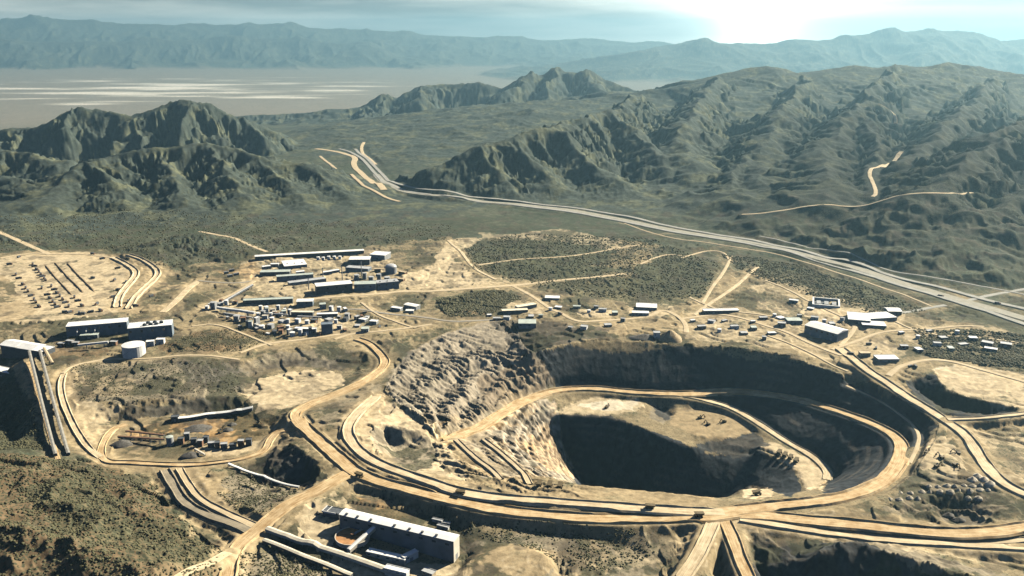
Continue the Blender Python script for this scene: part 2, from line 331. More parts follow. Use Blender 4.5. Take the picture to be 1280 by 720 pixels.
flu = ridged(s_al/np.where(low, 22, 17)+fbm(px_/60, py_/60, 2)*.8, s_ac/np.where(low, 170, 60), 3, 1, 8)-.5
mz[pit] = pz+(ter-pz)*tw*(.04+.91*wst*np.where(low, .6, 1.2))+tw*wst*flu*np.where(low, 8, 9)+tw*(1-wst)*(ridged(px_/40, py_/40, 3, 1, 8)-.5)*2.0+tw*fbm(px_/7, py_/7, 2, 1, 8)*(.4+1.8*wst)
TREAD = np.zeros(X.shape, f4); TREAD[pit] = sst(.0, .1, fr)*sst(.46, .36, fr)*tw; FLU = np.zeros(X.shape, f4); FLU[pit] = flu*wst; WST = np.zeros(X.shape, f4); WST[pit] = wst
SLOPE = np.zeros_like(Z); gi = np.clip(((Y[near]-GY0)/CELL).astype(int), 0, gh-1); gj = np.clip(((X[near]-GX0)/CELL).astype(int), 0, gw-1); SLOPE[near] = gr[gi, gj]
out = near & ~pit
xo, yo = X[out], Y[out]; so = sst(.12, .4, SLOPE[out])
mz[out] += fbm(xo/70, yo/70, 4, 1, 23)*2.4+fbm(xo/16, yo/16, 2, 1, 29)*.7+so*((ridged(xo/30, yo/30, 3, 1, 8)-.5)*5)
SMP = [[(560,700),(585,678),(645,672),(696,684),(704,712),(690,745),(560,745)], [(556,650),(640,645),(720,652),(800,655),(830,690),(780,700),(700,680),(600,682)], [(-40,318),(120,308),(178,336),(160,396),(-40,408)], [(140,540),(190,526),(350,530),(340,560),(200,580),(130,570)], [(305,492),(345,466),(428,466),(430,484),(325,514)], [(1164,458),(1290,466),(1290,510),(1180,486)], [(370,648),(424,620),(540,630),(590,700),(560,724),(420,690)]]
smm = np.ones(X.shape, f4)
for L in SMP:
    W = [PZ(u, v, 0) for u, v in L]; si, sj = rslice(W, 10); smm[si, sj] *= 1-.85*inpoly(X[si, sj], Y[si, sj], W)
smo = smm[out]; plain = mine(xo, yo)*edge[out]; mz[out] = plain+(mz[out]-plain)*smo
# graded pads: low steps in the disturbed ground
qq = fbm(xo/150, yo/150, 3, 1, 91)*4.2+fbm(xo/40, yo/40, 2, 1, 95)*.5; fq = qq-np.floor(qq)
mz[out] += ((np.floor(qq)+sst(.44, .56, fq))-qq*.35)*3.6*(1-so*.7)*smo*sst(20, 90, GY1-100-yo)
Z[near] += mz[near]
# rough shrub-hill relief at the lower left
lh = [PZ(*p) for p in [(-120,560,10),(60,572,10),(140,585,5),(200,600,0),(230,645,0),(290,680,0),(270,760,20),(-200,760,40)]]
si, sj = rslice(lh, 10); m = inpoly(X[si, sj], Y[si, sj], lh); Z[si, sj] += np.where(m, (ridged(X[si, sj]/120, Y[si, sj]/120, 3, 1, 4)-.5)*19+fbm(X[si, sj]/9, Y[si, sj]/9, 2)*.9, 0)
HILLM = np.zeros(X.shape, bool); HILLM[si, sj] = m

def ground(x, y):
    x = np.asarray(x, float); y = np.asarray(y, float); rad = np.clip(np.hypot(x, y), R[0], R[-2]); t = np.arctan2(x, y)
    i = np.clip(np.searchsorted(R, rad)-1, 0, NR-2); j = np.clip(np.searchsorted(TH, t)-1, 0, NT-2)
    a = (rad-R[i])/(R[i+1]-R[i]); b = (t-TH[j])/(TH[j+1]-TH[j])
    return (Z[i, j]*(1-b)+Z[i, j+1]*b)*(1-a)+(Z[i+1, j]*(1-b)+Z[i+1, j+1]*b)*a
_YY = np.exp(np.linspace(math.log(780), math.log(30000), 1500))
def hit(u, v):                       # where a sight line meets the land
    d = ray(u, v); t = _YY/d[1]; x = d[0]*t; zz = CAMZ+d[2]*t; g = ground(x, _YY); k = np.argmax(zz < g)
    if k == 0: return PZ(u, v, 0)
    a = zz[k-1]-g[k-1]; b = g[k]-zz[k]; f = a/(a+b+1e-9); yy = _YY[k-1]+f*(_YY[k]-_YY[k-1])
    p = PY(u, v, yy); p[2] = ground(p[0], p[1]); return p
# ------------------------------------------------------------------ materials
def new_mat(name):
    m = bpy.data.materials.new(name); m.use_nodes = True; nt = m.node_tree
    b = nt.nodes['Principled BSDF']; b.inputs['Specular IOR Level'].default_value = .2
    return m, nt, b
def N(nt, t, **kw):
    n = nt.nodes.new(t)
    for k, v in kw.items():
        if hasattr(n, k): setattr(n, k, v)
        else: n.inputs[k].default_value = v
    return n
MATS = {}
def mat(name, col, rough=.75, var=.25, scale=.15, metal=0, spec=.25, stripes=0):
    """weathered paint, sheet metal or earth: two sizes of noise over one base colour, with optional sheet ribs"""
    if name in MATS: return MATS[name]
    m, nt, b = new_mat(name); L = nt.links.new
    tc = N(nt, 'ShaderNodeTexCoord')
    n1 = N(nt, 'ShaderNodeTexNoise'); n1.inputs['Scale'].default_value = scale; n1.inputs['Detail'].default_value = 6; L(tc.outputs['Object'], n1.inputs['Vector'])
    r = N(nt, 'ShaderNodeMapRange'); r.inputs['From Min'].default_value = .3; r.inputs['From Max'].default_value = .7; r.inputs['To Min'].default_value = 1-var; r.inputs['To Max'].default_value = 1+var*.5; L(n1.outputs['Fac'], r.inputs['Value'])
    v = r.outputs['Result']
    if stripes:
        w = N(nt, 'ShaderNodeTexWave'); w.inputs['Scale'].default_value = stripes; w.inputs['Distortion'].default_value = .4; L(tc.outputs['Object'], w.inputs['Vector'])
        r2 = N(nt, 'ShaderNodeMapRange'); r2.inputs['To Min'].default_value = .82; L(w.outputs['Fac'], r2.inputs['Value'])
        mm = N(nt, 'ShaderNodeMath', operation='MULTIPLY'); L(v, mm.inputs[0]); L(r2.outputs['Result'], mm.inputs[1]); v = mm.outputs[0]
    mx = N(nt, 'ShaderNodeMix', data_type='RGBA', blend_type='MULTIPLY'); mx.inputs['Factor'].default_value = 1; mx.inputs['A'].default_value = (*col, 1); L(v, mx.inputs['B'])
    L(mx.outputs['Result'], b.inputs['Base Color']); b.inputs['Roughness'].default_value = rough; b.inputs['Metallic'].default_value = metal; b.inputs['Specular IOR Level'].default_value = spec
    MATS[name] = m; return m
def land_mat():
    m, nt, b = new_mat('land'); L = nt.links.new
    at = N(nt, 'ShaderNodeAttribute', attribute_name='albedo'); sh = N(nt, 'ShaderNodeAttribute', attribute_name='shrub')
    ge = N(nt, 'ShaderNodeNewGeometry')
    n1 = N(nt, 'ShaderNodeTexNoise'); n1.inputs['Scale'].default_value = .09; n1.inputs['Detail'].default_value = 7; n1.inputs['Roughness'].default_value = .65; L(ge.outputs['Position'], n1.inputs['Vector'])
    r = N(nt, 'ShaderNodeMapRange'); r.inputs['From Min'].default_value = .28; r.inputs['From Max'].default_value = .72; r.inputs['To Min'].default_value = .62; r.inputs['To Max'].default_value = 1.34; L(n1.outputs['Fac'], r.inputs['Value'])
    mx = N(nt, 'ShaderNodeMix', data_type='RGBA', blend_type='MULTIPLY'); mx.inputs['Factor'].default_value = 1; L(at.outputs['Color'], mx.inputs['A']); L(r.outputs['Result'], mx.inputs['B'])
    vo = N(nt, 'ShaderNodeTexVoronoi', voronoi_dimensions='2D'); vo.inputs['Scale'].default_value = .17; L(ge.outputs['Position'], vo.inputs['Vector'])
    # low shrubs: dark discs of a random size, more of them where the cover is thick
    k = N(nt, 'ShaderNodeMath', operation='MULTIPLY'); L(sh.outputs['Fac'], k.inputs[0]); k.inputs[1].default_value = .62
    lt = N(nt, 'ShaderNodeMath', operation='SUBTRACT'); L(k.outputs[0], lt.inputs[0]); L(vo.outputs['Distance'], lt.inputs[1])
    s2 = N(nt, 'ShaderNodeMath', operation='MULTIPLY', use_clamp=True); L(lt.outputs[0], s2.inputs[0]); s2.inputs[1].default_value = 6
    mc = N(nt, 'ShaderNodeMix', data_type='RGBA'); L(s2.outputs[0], mc.inputs['Factor']); L(mx.outputs['Result'], mc.inputs['A']); mc.inputs['B'].default_value = (.055, .058, .036, 1)
    L(mc.outputs['Result'], b.inputs['Base Color']); b.inputs['Roughness'].default_value = .95; b.inputs['Specular IOR Level'].default_value = .05
    bp = N(nt, 'ShaderNodeBump'); bp.inputs['Strength'].default_value = .5; bp.inputs['Distance'].default_value = 2.0; L(n1.outputs['Fac'], bp.inputs['Height']); L(bp.outputs['Normal'], b.inputs['Normal'])
    return m
def road_mat(name, c1, c2, spec=.1):
    """wheel tracks along the road, patches across it"""
    m, nt, b = new_mat(name); L = nt.links.new
    uv = N(nt, 'ShaderNodeUVMap'); mp = N(nt, 'ShaderNodeMapping'); mp.inputs['Scale'].default_value = (.012, 3.2, 1); L(uv.outputs['UV'], mp.inputs['Vector'])
    n1 = N(nt, 'ShaderNodeTexNoise'); n1.inputs['Scale'].default_value = 2.0; n1.inputs['Detail'].default_value = 5; L(mp.outputs['Vector'], n1.inputs['Vector'])
    ge = N(nt, 'ShaderNodeNewGeometry'); n2 = N(nt, 'ShaderNodeTexNoise'); n2.inputs['Scale'].default_value = .055; n2.inputs['Detail'].default_value = 8; n2.inputs['Roughness'].default_value = .7; L(ge.outputs['Position'], n2.inputs['Vector'])
    ad = N(nt, 'ShaderNodeMath', operation='ADD'); L(n1.outputs['Fac'], ad.inputs[0]); L(n2.outputs['Fac'], ad.inputs[1])
    r = N(nt, 'ShaderNodeMapRange'); r.inputs['From Min'].default_value = .80; r.inputs['From Max'].default_value = 1.24; L(ad.outputs[0], r.inputs['Value'])
    mx = N(nt, 'ShaderNodeMix', data_type='RGBA'); mx.inputs['A'].default_value = (*c1, 1); mx.inputs['B'].default_value = (*c2, 1); L(r.outputs['Result'], mx.inputs['Factor'])
    L(mx.outputs['Result'], b.inputs['Base Color']); b.inputs['Roughness'].default_value = .9; b.inputs['Specular IOR Level'].default_value = spec
    return m
M_LAND = land_mat()
M_HAUL = road_mat('haul_dirt', (.27, .175, .08), (.56, .44, .265))
M_PALE = road_mat('pale_dirt', (.33, .26, .16), (.62, .52, .35))
M_TRACK = road_mat('track_dirt', (.36, .29, .18), (.52, .43, .29))
M_HWY = road_mat('concrete_road', (.21, .21, .19), (.34, .335, .30))
M_VERGE = road_mat('pale_verge', (.20, .195, .155), (.33, .315, .265))
M_DUST = road_mat('grey_dust', (.17, .15, .11), (.31, .265, .19))
M_GREY = road_mat('worn_asphalt', (.20, .185, .155), (.30, .275, .23))

# ------------------------------------------------------------------ roads
def PXL(L): return [(a, b) for a, b, *_ in L]
#        pixels, half width, berm height, material, name
ROADS = [
 (PXL(UPPER), 7, 2.2, M_PALE, 'haul_road'), (PXL(MAIN), 9.5, 2.6, M_HAUL, 'haul_road'), (PXL(NWR), 6.5, 2.2, M_HAUL, 'haul_road'), (PXL(LOWL), 7.5, 2.2, M_HAUL, 'haul_road'),
 (PXL(RAMP), 9, 2.6, M_HAUL, 'pit_ramp'), (PXL(RAMP2), 6.5, 1.2, M_PALE, 'pit_ramp'),
 ([(1058,480),(1102,500),(1135,524),(1150,541),(1147,558),(1137,578)], 2.6, 0, M_TRACK, 'pit_track'),
 (PXL(RIGHTR), 8, 2.2, M_PALE, 'haul_road'), (PXL(BR1), 8.5, 2.4, M_HAUL, 'haul_road'), (PXL(BR2), 5.5, 2.2, M_PALE, 'haul_road'), (PXL(DR1), 6.5, 2.0, M_PALE, 'haul_road'), (PXL(DR2), 6.5, 2.0, M_HAUL, 'haul_road'),
 ([(945,646),(1010,655),(1075,664),(1150,672),(1230,677),(1295,674)], 4, 1.4, M_TRACK, 'dirt_road'),
 ([(286,694),(262,704),(235,714),(205,726)], 4.5, 1.2, M_PALE, 'dirt_road'),
 ([(376,533),(350,541),(338,552),(332,562),(310,572),(283,578),(240,581),(200,581),(160,579),(131,575),(124,562),(138,540),(158,530)], 4.5, 1.3, M_HAUL, 'dirt_road'),
 ([(203,391),(214,381),(226,370),(238,358),(248,351)], 8, 0, M_PALE, 'dirt_road'), ([(248,351),(270,353),(296,354),(318,351)], 4, 0, M_GREY, 'paved_road'), ([(252,386),(276,374),(300,363),(318,352)], 4.5, 0, M_TRACK, 'dirt_road'),
 ([(372,376),(405,372),(440,369),(470,367),(500,364),(530,364),(560,363),(600,359),(640,357),(675,353),(710,349),(745,346),(782,343)], 6.5, 0, M_TRACK, 'dirt_road'),
 ([(640,357),(655,364),(668,372),(684,382),(702,393),(722,402),(745,401),(775,399),(811,396),(828,386),(846,394),(857,404),(858,416)], 5, 0, M_TRACK, 'dirt_road'),
 ([(424,388),(445,386),(480,391),(526,396),(560,401),(590,402),(640,398)], 4, 0, M_GREY, 'paved_road'), ([(418,424),(440,416),(462,414),(500,411),(540,405)], 3.5, 0, M_TRACK, 'dirt_road'), ([(300,441),(330,430),(380,424),(425,418)], 3.5, 0, M_TRACK, 'dirt_road'),
 ([(78,466),(89,457),(115,452),(140,449),(187,448),(222,444),(262,444),(300,450)], 3.2, 0, M_TRACK, 'dirt_road'), ([(80,466),(76,480),(77,496),(84,516),(96,540),(110,558),(126,572)], 3.5, 1.8, M_PALE, 'dirt_road'),
 ([(34,452),(44,480),(56,520),(66,556),(72,572)], 3.5, 0, M_HAUL, 'dirt_road'),
 ([(-20,283),(0,290),(25,301),(47,311),(62,318)], 8, 0, M_TRACK, 'dirt_road'), ([(0,322),(40,316),(62,318),(100,317),(140,322)], 3.5, 0, M_TRACK, 'dirt_road'), ([(249,289),(285,296),(312,306),(334,315)], 6, 0, M_TRACK, 'dirt_road'),
 ([(140,322),(165,334),(172,343),(160,356),(148,372),(146,384)], 5, 3.0, M_PALE, 'dirt_road'), ([(160,318),(186,328),(200,340),(190,352),(172,368),(160,386)], 4, 3.0, M_TRACK, 'dirt_road'),
 ([(947,334),(928,350),(910,364),(880,384),(868,394)], 4, 0, M_PALE, 'dirt_road'), ([(914,320),(905,340),(890,358),(878,378)], 3.5, 0, M_TRACK, 'dirt_road'), ([(852,322),(880,312),(905,314),(912,326)], 3, 0, M_TRACK, 'dirt_road'),
 ([(1060,398),(1110,394),(1166,384),(1190,379),(1213,374),(1245,367),(1285,360),(1320,354)], 6, 0, M_HWY, 'paved_road'),
 ([(850,398),(875,396),(897,391),(930,398),(958,408),(985,414),(1010,430),(1040,440),(1052,444)], 4.5, 0, M_TRACK, 'dirt_road'), ([(1110,470),(1118,462),(1130,455),(1160,449),(1190,452),(1235,464),(1290,480)], 5, 0, M_TRACK, 'dirt_road'),
 ([(1040,437),(1075,425),(1100,414),(1150,411),(1200,407),(1230,408)], 3.5, 0, M_TRACK, 'dirt_road'), ([(1184,525),(1210,524),(1245,521),(1300,515)], 4, 1.5, M_PALE, 'dirt_road'),
 ([(424,186),(440,190),(455,200),(470,217),(487,233),(520,243),(580,248),(640,255),(700,263),(760,273),(850,292),(944,305),(1001,320),(1085,343),(1186,375),(1240,392),(1300,412)], 8.5, 0, M_HWY, 'highway'),
 ([(444,186),(460,199),(476,215),(494,231),(525,240),(583,245),(645,251),(705,258),(765,267),(863,288),(951,300),(1010,315),(1090,336),(1152,355),(1219,372),(1290,388)], 8.5, 0, M_HWY, 'highway'),
 ([(950,296),(1020,312),(1090,331),(1146,345),(1200,355),(1253,362),(1300,372)], 3.5, 0, M_HWY, 'paved_road'), ([(780,279),(840,299),(880,302),(940,311),(1000,325),(1080,350),(1166,384)], 3, 0, M_TRACK, 'dirt_road'),
 ([(470,218),(490,235),(522,243),(582,248),(643,254),(702,261),(763,271),(856,291),(948,303),(1005,318),(1088,340),(1170,366),(1230,383),(1296,402)], 17, 0, M_VERGE, 'highway_verge'),
 ([(395,186),(420,189),(446,196),(440,206),(456,220),(480,238)], 14, 0, M_TRACK, 'dirt_road'), ([(400,195),(420,210),(445,225),(470,240),(500,252)], 7, 0, M_TRACK, 'dirt_road'), ([(455,178),(450,190),(470,206)], 8, 0, M_PALE, 'dirt_road'),
 ([(1098,128),(1112,137),(1122,146),(1119,155)], 9, 0, M_PALE, 'dirt_road'), ([(1127,187),(1122,195),(1110,203),(1103,209)], 8, 0, M_PALE, 'dirt_road'), ([(1104,206),(1084,216),(1092,228),(1096,238),(1090,248)], 6, 0, M_TRACK, 'dirt_road'),
 ([(862,372),(880,380),(900,388),(940,392),(980,398),(1004,408)], 3, 0, M_TRACK, 'dirt_road'), ([(955,350),(985,362),(1010,376),(1036,388),(1052,396)], 3, 0, M_TRACK, 'dirt_road'), ([(1050,432),(1062,420),(1070,408),(1060,396)], 4, 0, M_TRACK, 'dirt_road'), ([(1120,402),(1140,412),(1175,420),(1220,420),(1290,430)], 3, 0, M_TRACK, 'dirt_road'), ([(960,420),(985,428),(1012,440),(1040,454),(1060,466)], 2.5, 0, M_TRACK, 'dirt_road'),
 ([(590,332),(640,325),(700,322),(760,312),(800,306)], 3, 0, M_TRACK, 'dirt_road'), ([(560,300),(580,318),(590,335),(620,350)], 4, 0, M_PALE, 'dirt_road'), ([(800,330),(830,318),(855,320)], 2.5, 0, M_TRACK, 'dirt_road'), ([(240,408),(270,404),(310,420),(340,432)], 3, 0, M_TRACK, 'dirt_road'), ([(452,378),(470,392),(500,404),(520,410)], 3, 0, M_TRACK, 'dirt_road'),
 ([(206,588),(218,608),(230,630),(262,646),(300,660),(322,668)], 5, 2.2, M_DUST, 'service_road'), ([(224,586),(236,606),(250,626),(280,641),(308,653),(326,660)], 4, 1.5, M_TRACK, 'service_road'), ([(570,552),(592,572),(612,588),(626,596)], 3, 1.4, M_TRACK, 'pit_track'), ([(604,548),(630,570),(652,590),(662,600)], 3, 1.4, M_TRACK, 'pit_track'),
 ([(927,270),(960,266),(1001,259),(1050,256),(1099,252),(1169,245),(1215,240)], 6, 0, M_TRACK, 'dirt_road')]
def path(px):
    W = np.array([hit(*p) for p in px]); W = smooth(W, 2) if len(W) > 2 else W
    D = dens(W, 6.0); D[:, 2] = ground(D[:, 0], D[:, 1])
    k = 9; zz = np.pad(D[:, 2], k, mode='edge'); D[:, 2] = np.convolve(zz, np.ones(2*k+1)/(2*k+1), 'valid'); return D
def carve(D, hw, bl=14.0, off=.45):
    """cut and fill: the land takes the height of the road under it and eases back to its own beside it"""
    SI, SJ = rslice(D, hw+bl+4); bd = np.full(Z[SI, SJ].shape, 1e6, f4); bz = np.zeros_like(bd)
    for i in range(0, len(D)-1, 4):
        q = D[i:i+5]; si, sj = rslice(q, hw+bl+4); x, y = X[si, sj], Y[si, sj]
        if x.size == 0: continue
        d, s, zr = seg_dist(x, y, q)
        ti = slice(si.start-SI.start, si.stop-SI.start); tj = slice(sj.start-SJ.start, sj.stop-SJ.start)
        m = d < bd[ti, tj]; bd[ti, tj] = np.where(m, d, bd[ti, tj]); bz[ti, tj] = np.where(m, zr, bz[ti, tj])
    w = 1-sst(hw+2.5, hw+bl, bd); zz = Z[SI, SJ]; Z[SI, SJ] = np.where(w > 0, zz+(bz-off-zz)*w, zz)
PATHS = []
for i, (px, hw, bh_, m, nm) in enumerate(ROADS):
    D = path(px); PATHS.append(D); bw = bh_*1.9
    near_ = np.hypot(D[:, 0], D[:, 1]).mean() < 3300
    carve(D, hw+bw, (7 if i < 2 else 14) if near_ else 40, .45 if near_ else 1.0)
def link(name, verts, faces, m, parent=None, smooth_=False, uv=None):
    me = bpy.data.meshes.new(name); me.from_pydata([tuple(map(float, v)) for v in verts], [], faces); me.materials.append(m)
    if smooth_: me.polygons.foreach_set('use_smooth', [True]*len(me.polygons))
    if uv is not None:
        l = me.uv_layers.new(name='UVMap'); vi = np.zeros(len(me.loops), int); me.loops.foreach_get('vertex_index', vi); l.data.foreach_set('uv', np.asarray(uv, f4)[vi].ravel())
    me.update(); o = bpy.data.objects.new(name, me); COL.objects.link(o)
    if parent: o.parent = parent
    return o
for i, (px, hw, bh_, m, nm) in enumerate(ROADS):
    D = PATHS[i]; t = np.gradient(D[:, :2], axis=0); t /= np.linalg.norm(t, axis=1)[:, None]+1e-9; n = np.c_[-t[:, 1], t[:, 0]]
    free = np.ones((len(D), 2)); bw = bh_*1.9; far_ = np.hypot(D[:, 0], D[:, 1]).mean() > 3300
    if bh_:
        for k, E in enumerate(PATHS):
            if k == i: continue
            for s_, sg in ((0, -1), (1, 1)):
                q = D[:, :2]+n*sg*(hw+bw*.5); dd = np.sqrt(((q[:, None, :]-E[None, :, :2])**2).sum(-1)).min(1)
                free[dd < ROADS[k][1]+bw+3, s_] = 0
        for s_ in (0, 1): free[:, s_] = np.convolve(np.pad(free[:, s_], 1, mode='edge'), [.25, .5, .25], 'valid')
    offs = [(-hw-bw-.8, -2.2, -1), (-hw-bw*.58, 0, 0), (-hw-bw*.42, 0, 0), (-hw, 0, -1), (-hw*.4, .12, -1), (hw*.4, .12, -1), (hw, 0, -1), (hw+bw*.42, 0, 1), (hw+bw*.58, 0, 1), (hw+bw+.8, -2.2, -1)] if bh_ else [(-hw-1.2, -1.0, -1), (-hw, 0, -1), (0, .1, -1), (hw, 0, -1), (hw+1.2, -1.0, -1)]
    V, UV = [], []; s = np.r_[0, np.cumsum(np.hypot(*np.diff(D[:, :2], axis=0).T))]
    jit = 1+.25*np.convolve(RS.randn(len(D)), np.ones(3)/3, 'same')
    wv = 1+.16*fbm(D[:, 0]/40, D[:, 1]/40, 3, 1, i*3.3)
    for a in range(len(D)):
        for o_, dz, side in offs:
            o_ = o_*wv[a]
            z_ = D[a, 2]+(.12 if not far_ else .8)+.012*i+dz+(bh_*free[a, side]*jit[a] if side >= 0 and bh_ else 0)
            V.append((D[a, 0]+n[a, 0]*o_, D[a, 1]+n[a, 1]*o_, z_)); UV.append((s[a], o_/10))
    k = len(offs); F = [(a*k+b, (a+1)*k+b, (a+1)*k+b+1, a*k+b+1) for a in range(len(D)-1) for b in range(k-1)]
    F = [f[::-1] for f in F]
    o = link(nm, V, F, m, uv=UV); o['kind'] = 'structure'

# ------------------------------------------------------------------ land cover (colours of the ground, some with shade painted in)
alb = np.zeros(X.shape+(3,), f4); shr = np.zeros(X.shape, f4)
n_big = fbm(X/420, Y/420, 4, 1, 2); n_mid = fbm(X/70, Y/70, 4, 1, 6); n_fin = fbm(X/14, Y/14, 3, 1, 8)
soil = np.array([.185, .165, .105], f4); olive = np.array([.042, .054, .036], f4); rockc = np.array([.07, .08, .07], f4)
cov = np.clip(.66+.55*n_big+.6*n_mid+.35*n_fin, .05, .97)
fp = sst(2350, 2900, dist)[..., None]; soil = soil*(1-fp)+np.array([.125, .125, .088], f4)*fp; cov = np.clip(cov+fp[..., 0]*(.12+.75*fbm(X/34, Y/34, 4, 1, 501)+.5*fbm(X/240, Y/120, 3, 1, 505)), .03, .98)
alb[:] = soil+(olive-soil)*cov[..., None]
mt = MASK*sst(2300, 3300, dist); nh = fbm(X/150, Y/150, 4, 1, 205)+.6*fbm(X/38, Y/38, 3, 1, 209)
grass = sst(-.05, .4, nh)[..., None]*np.array([.125, .13, .066], f4)+(1-sst(-.05, .4, nh))[..., None]*np.array([.024, .038, .035], f4)
right_shade = sst(.12, .42, X/np.maximum(Y, 1))*sst(6800, 4200, Y)*sst(2600, 3000, dist); grass = grass*(1-.72*right_shade)[..., None]  # shade over the right-hand range painted into its ground colour
alb += ((.45*rockc*(1-.7*right_shade)[..., None]+.55*grass)*np.clip(1+.9*fbm(X/22, Y/22, 3, 1, 301), .3, 2)[..., None]-alb)*(.85*mt)[..., None]
shr[:] = cov*.75*(1-sst(2500, 5000, dist)*.6)
vf = sst(9000, 14000, dist)*(1-MASK); alb += (np.array([.20, .175, .135], f4)-alb)*(vf*.9)[..., None]
# salt pan on the valley floor
lake = sst(.10, .62, fbm(X/3000, Y/800, 4, 1, 61)+.25-np.abs((Y-19500)/7000)**2-sst(-4200, 500, X)*.9)*(Y > 13500)*(Y < 28000)*(1-MASK)
alb += (np.array([.60, .57, .49], f4)-alb)*lake[..., None]
PALE, TAN, ORNG, WHITE, GREYD, DARK, SCRUB, OLIVE, ROCKL, BLUE, BROWN = [np.array(c, f4) for c in ((.47,.385,.25), (.30,.235,.14), (.38,.235,.10), (.62,.57,.45), (.20,.175,.13), (.06,.058,.055), (.17,.14,.085), (.085,.088,.052), (.29,.255,.2), (.028,.035,.043), (.135,.092,.053))]
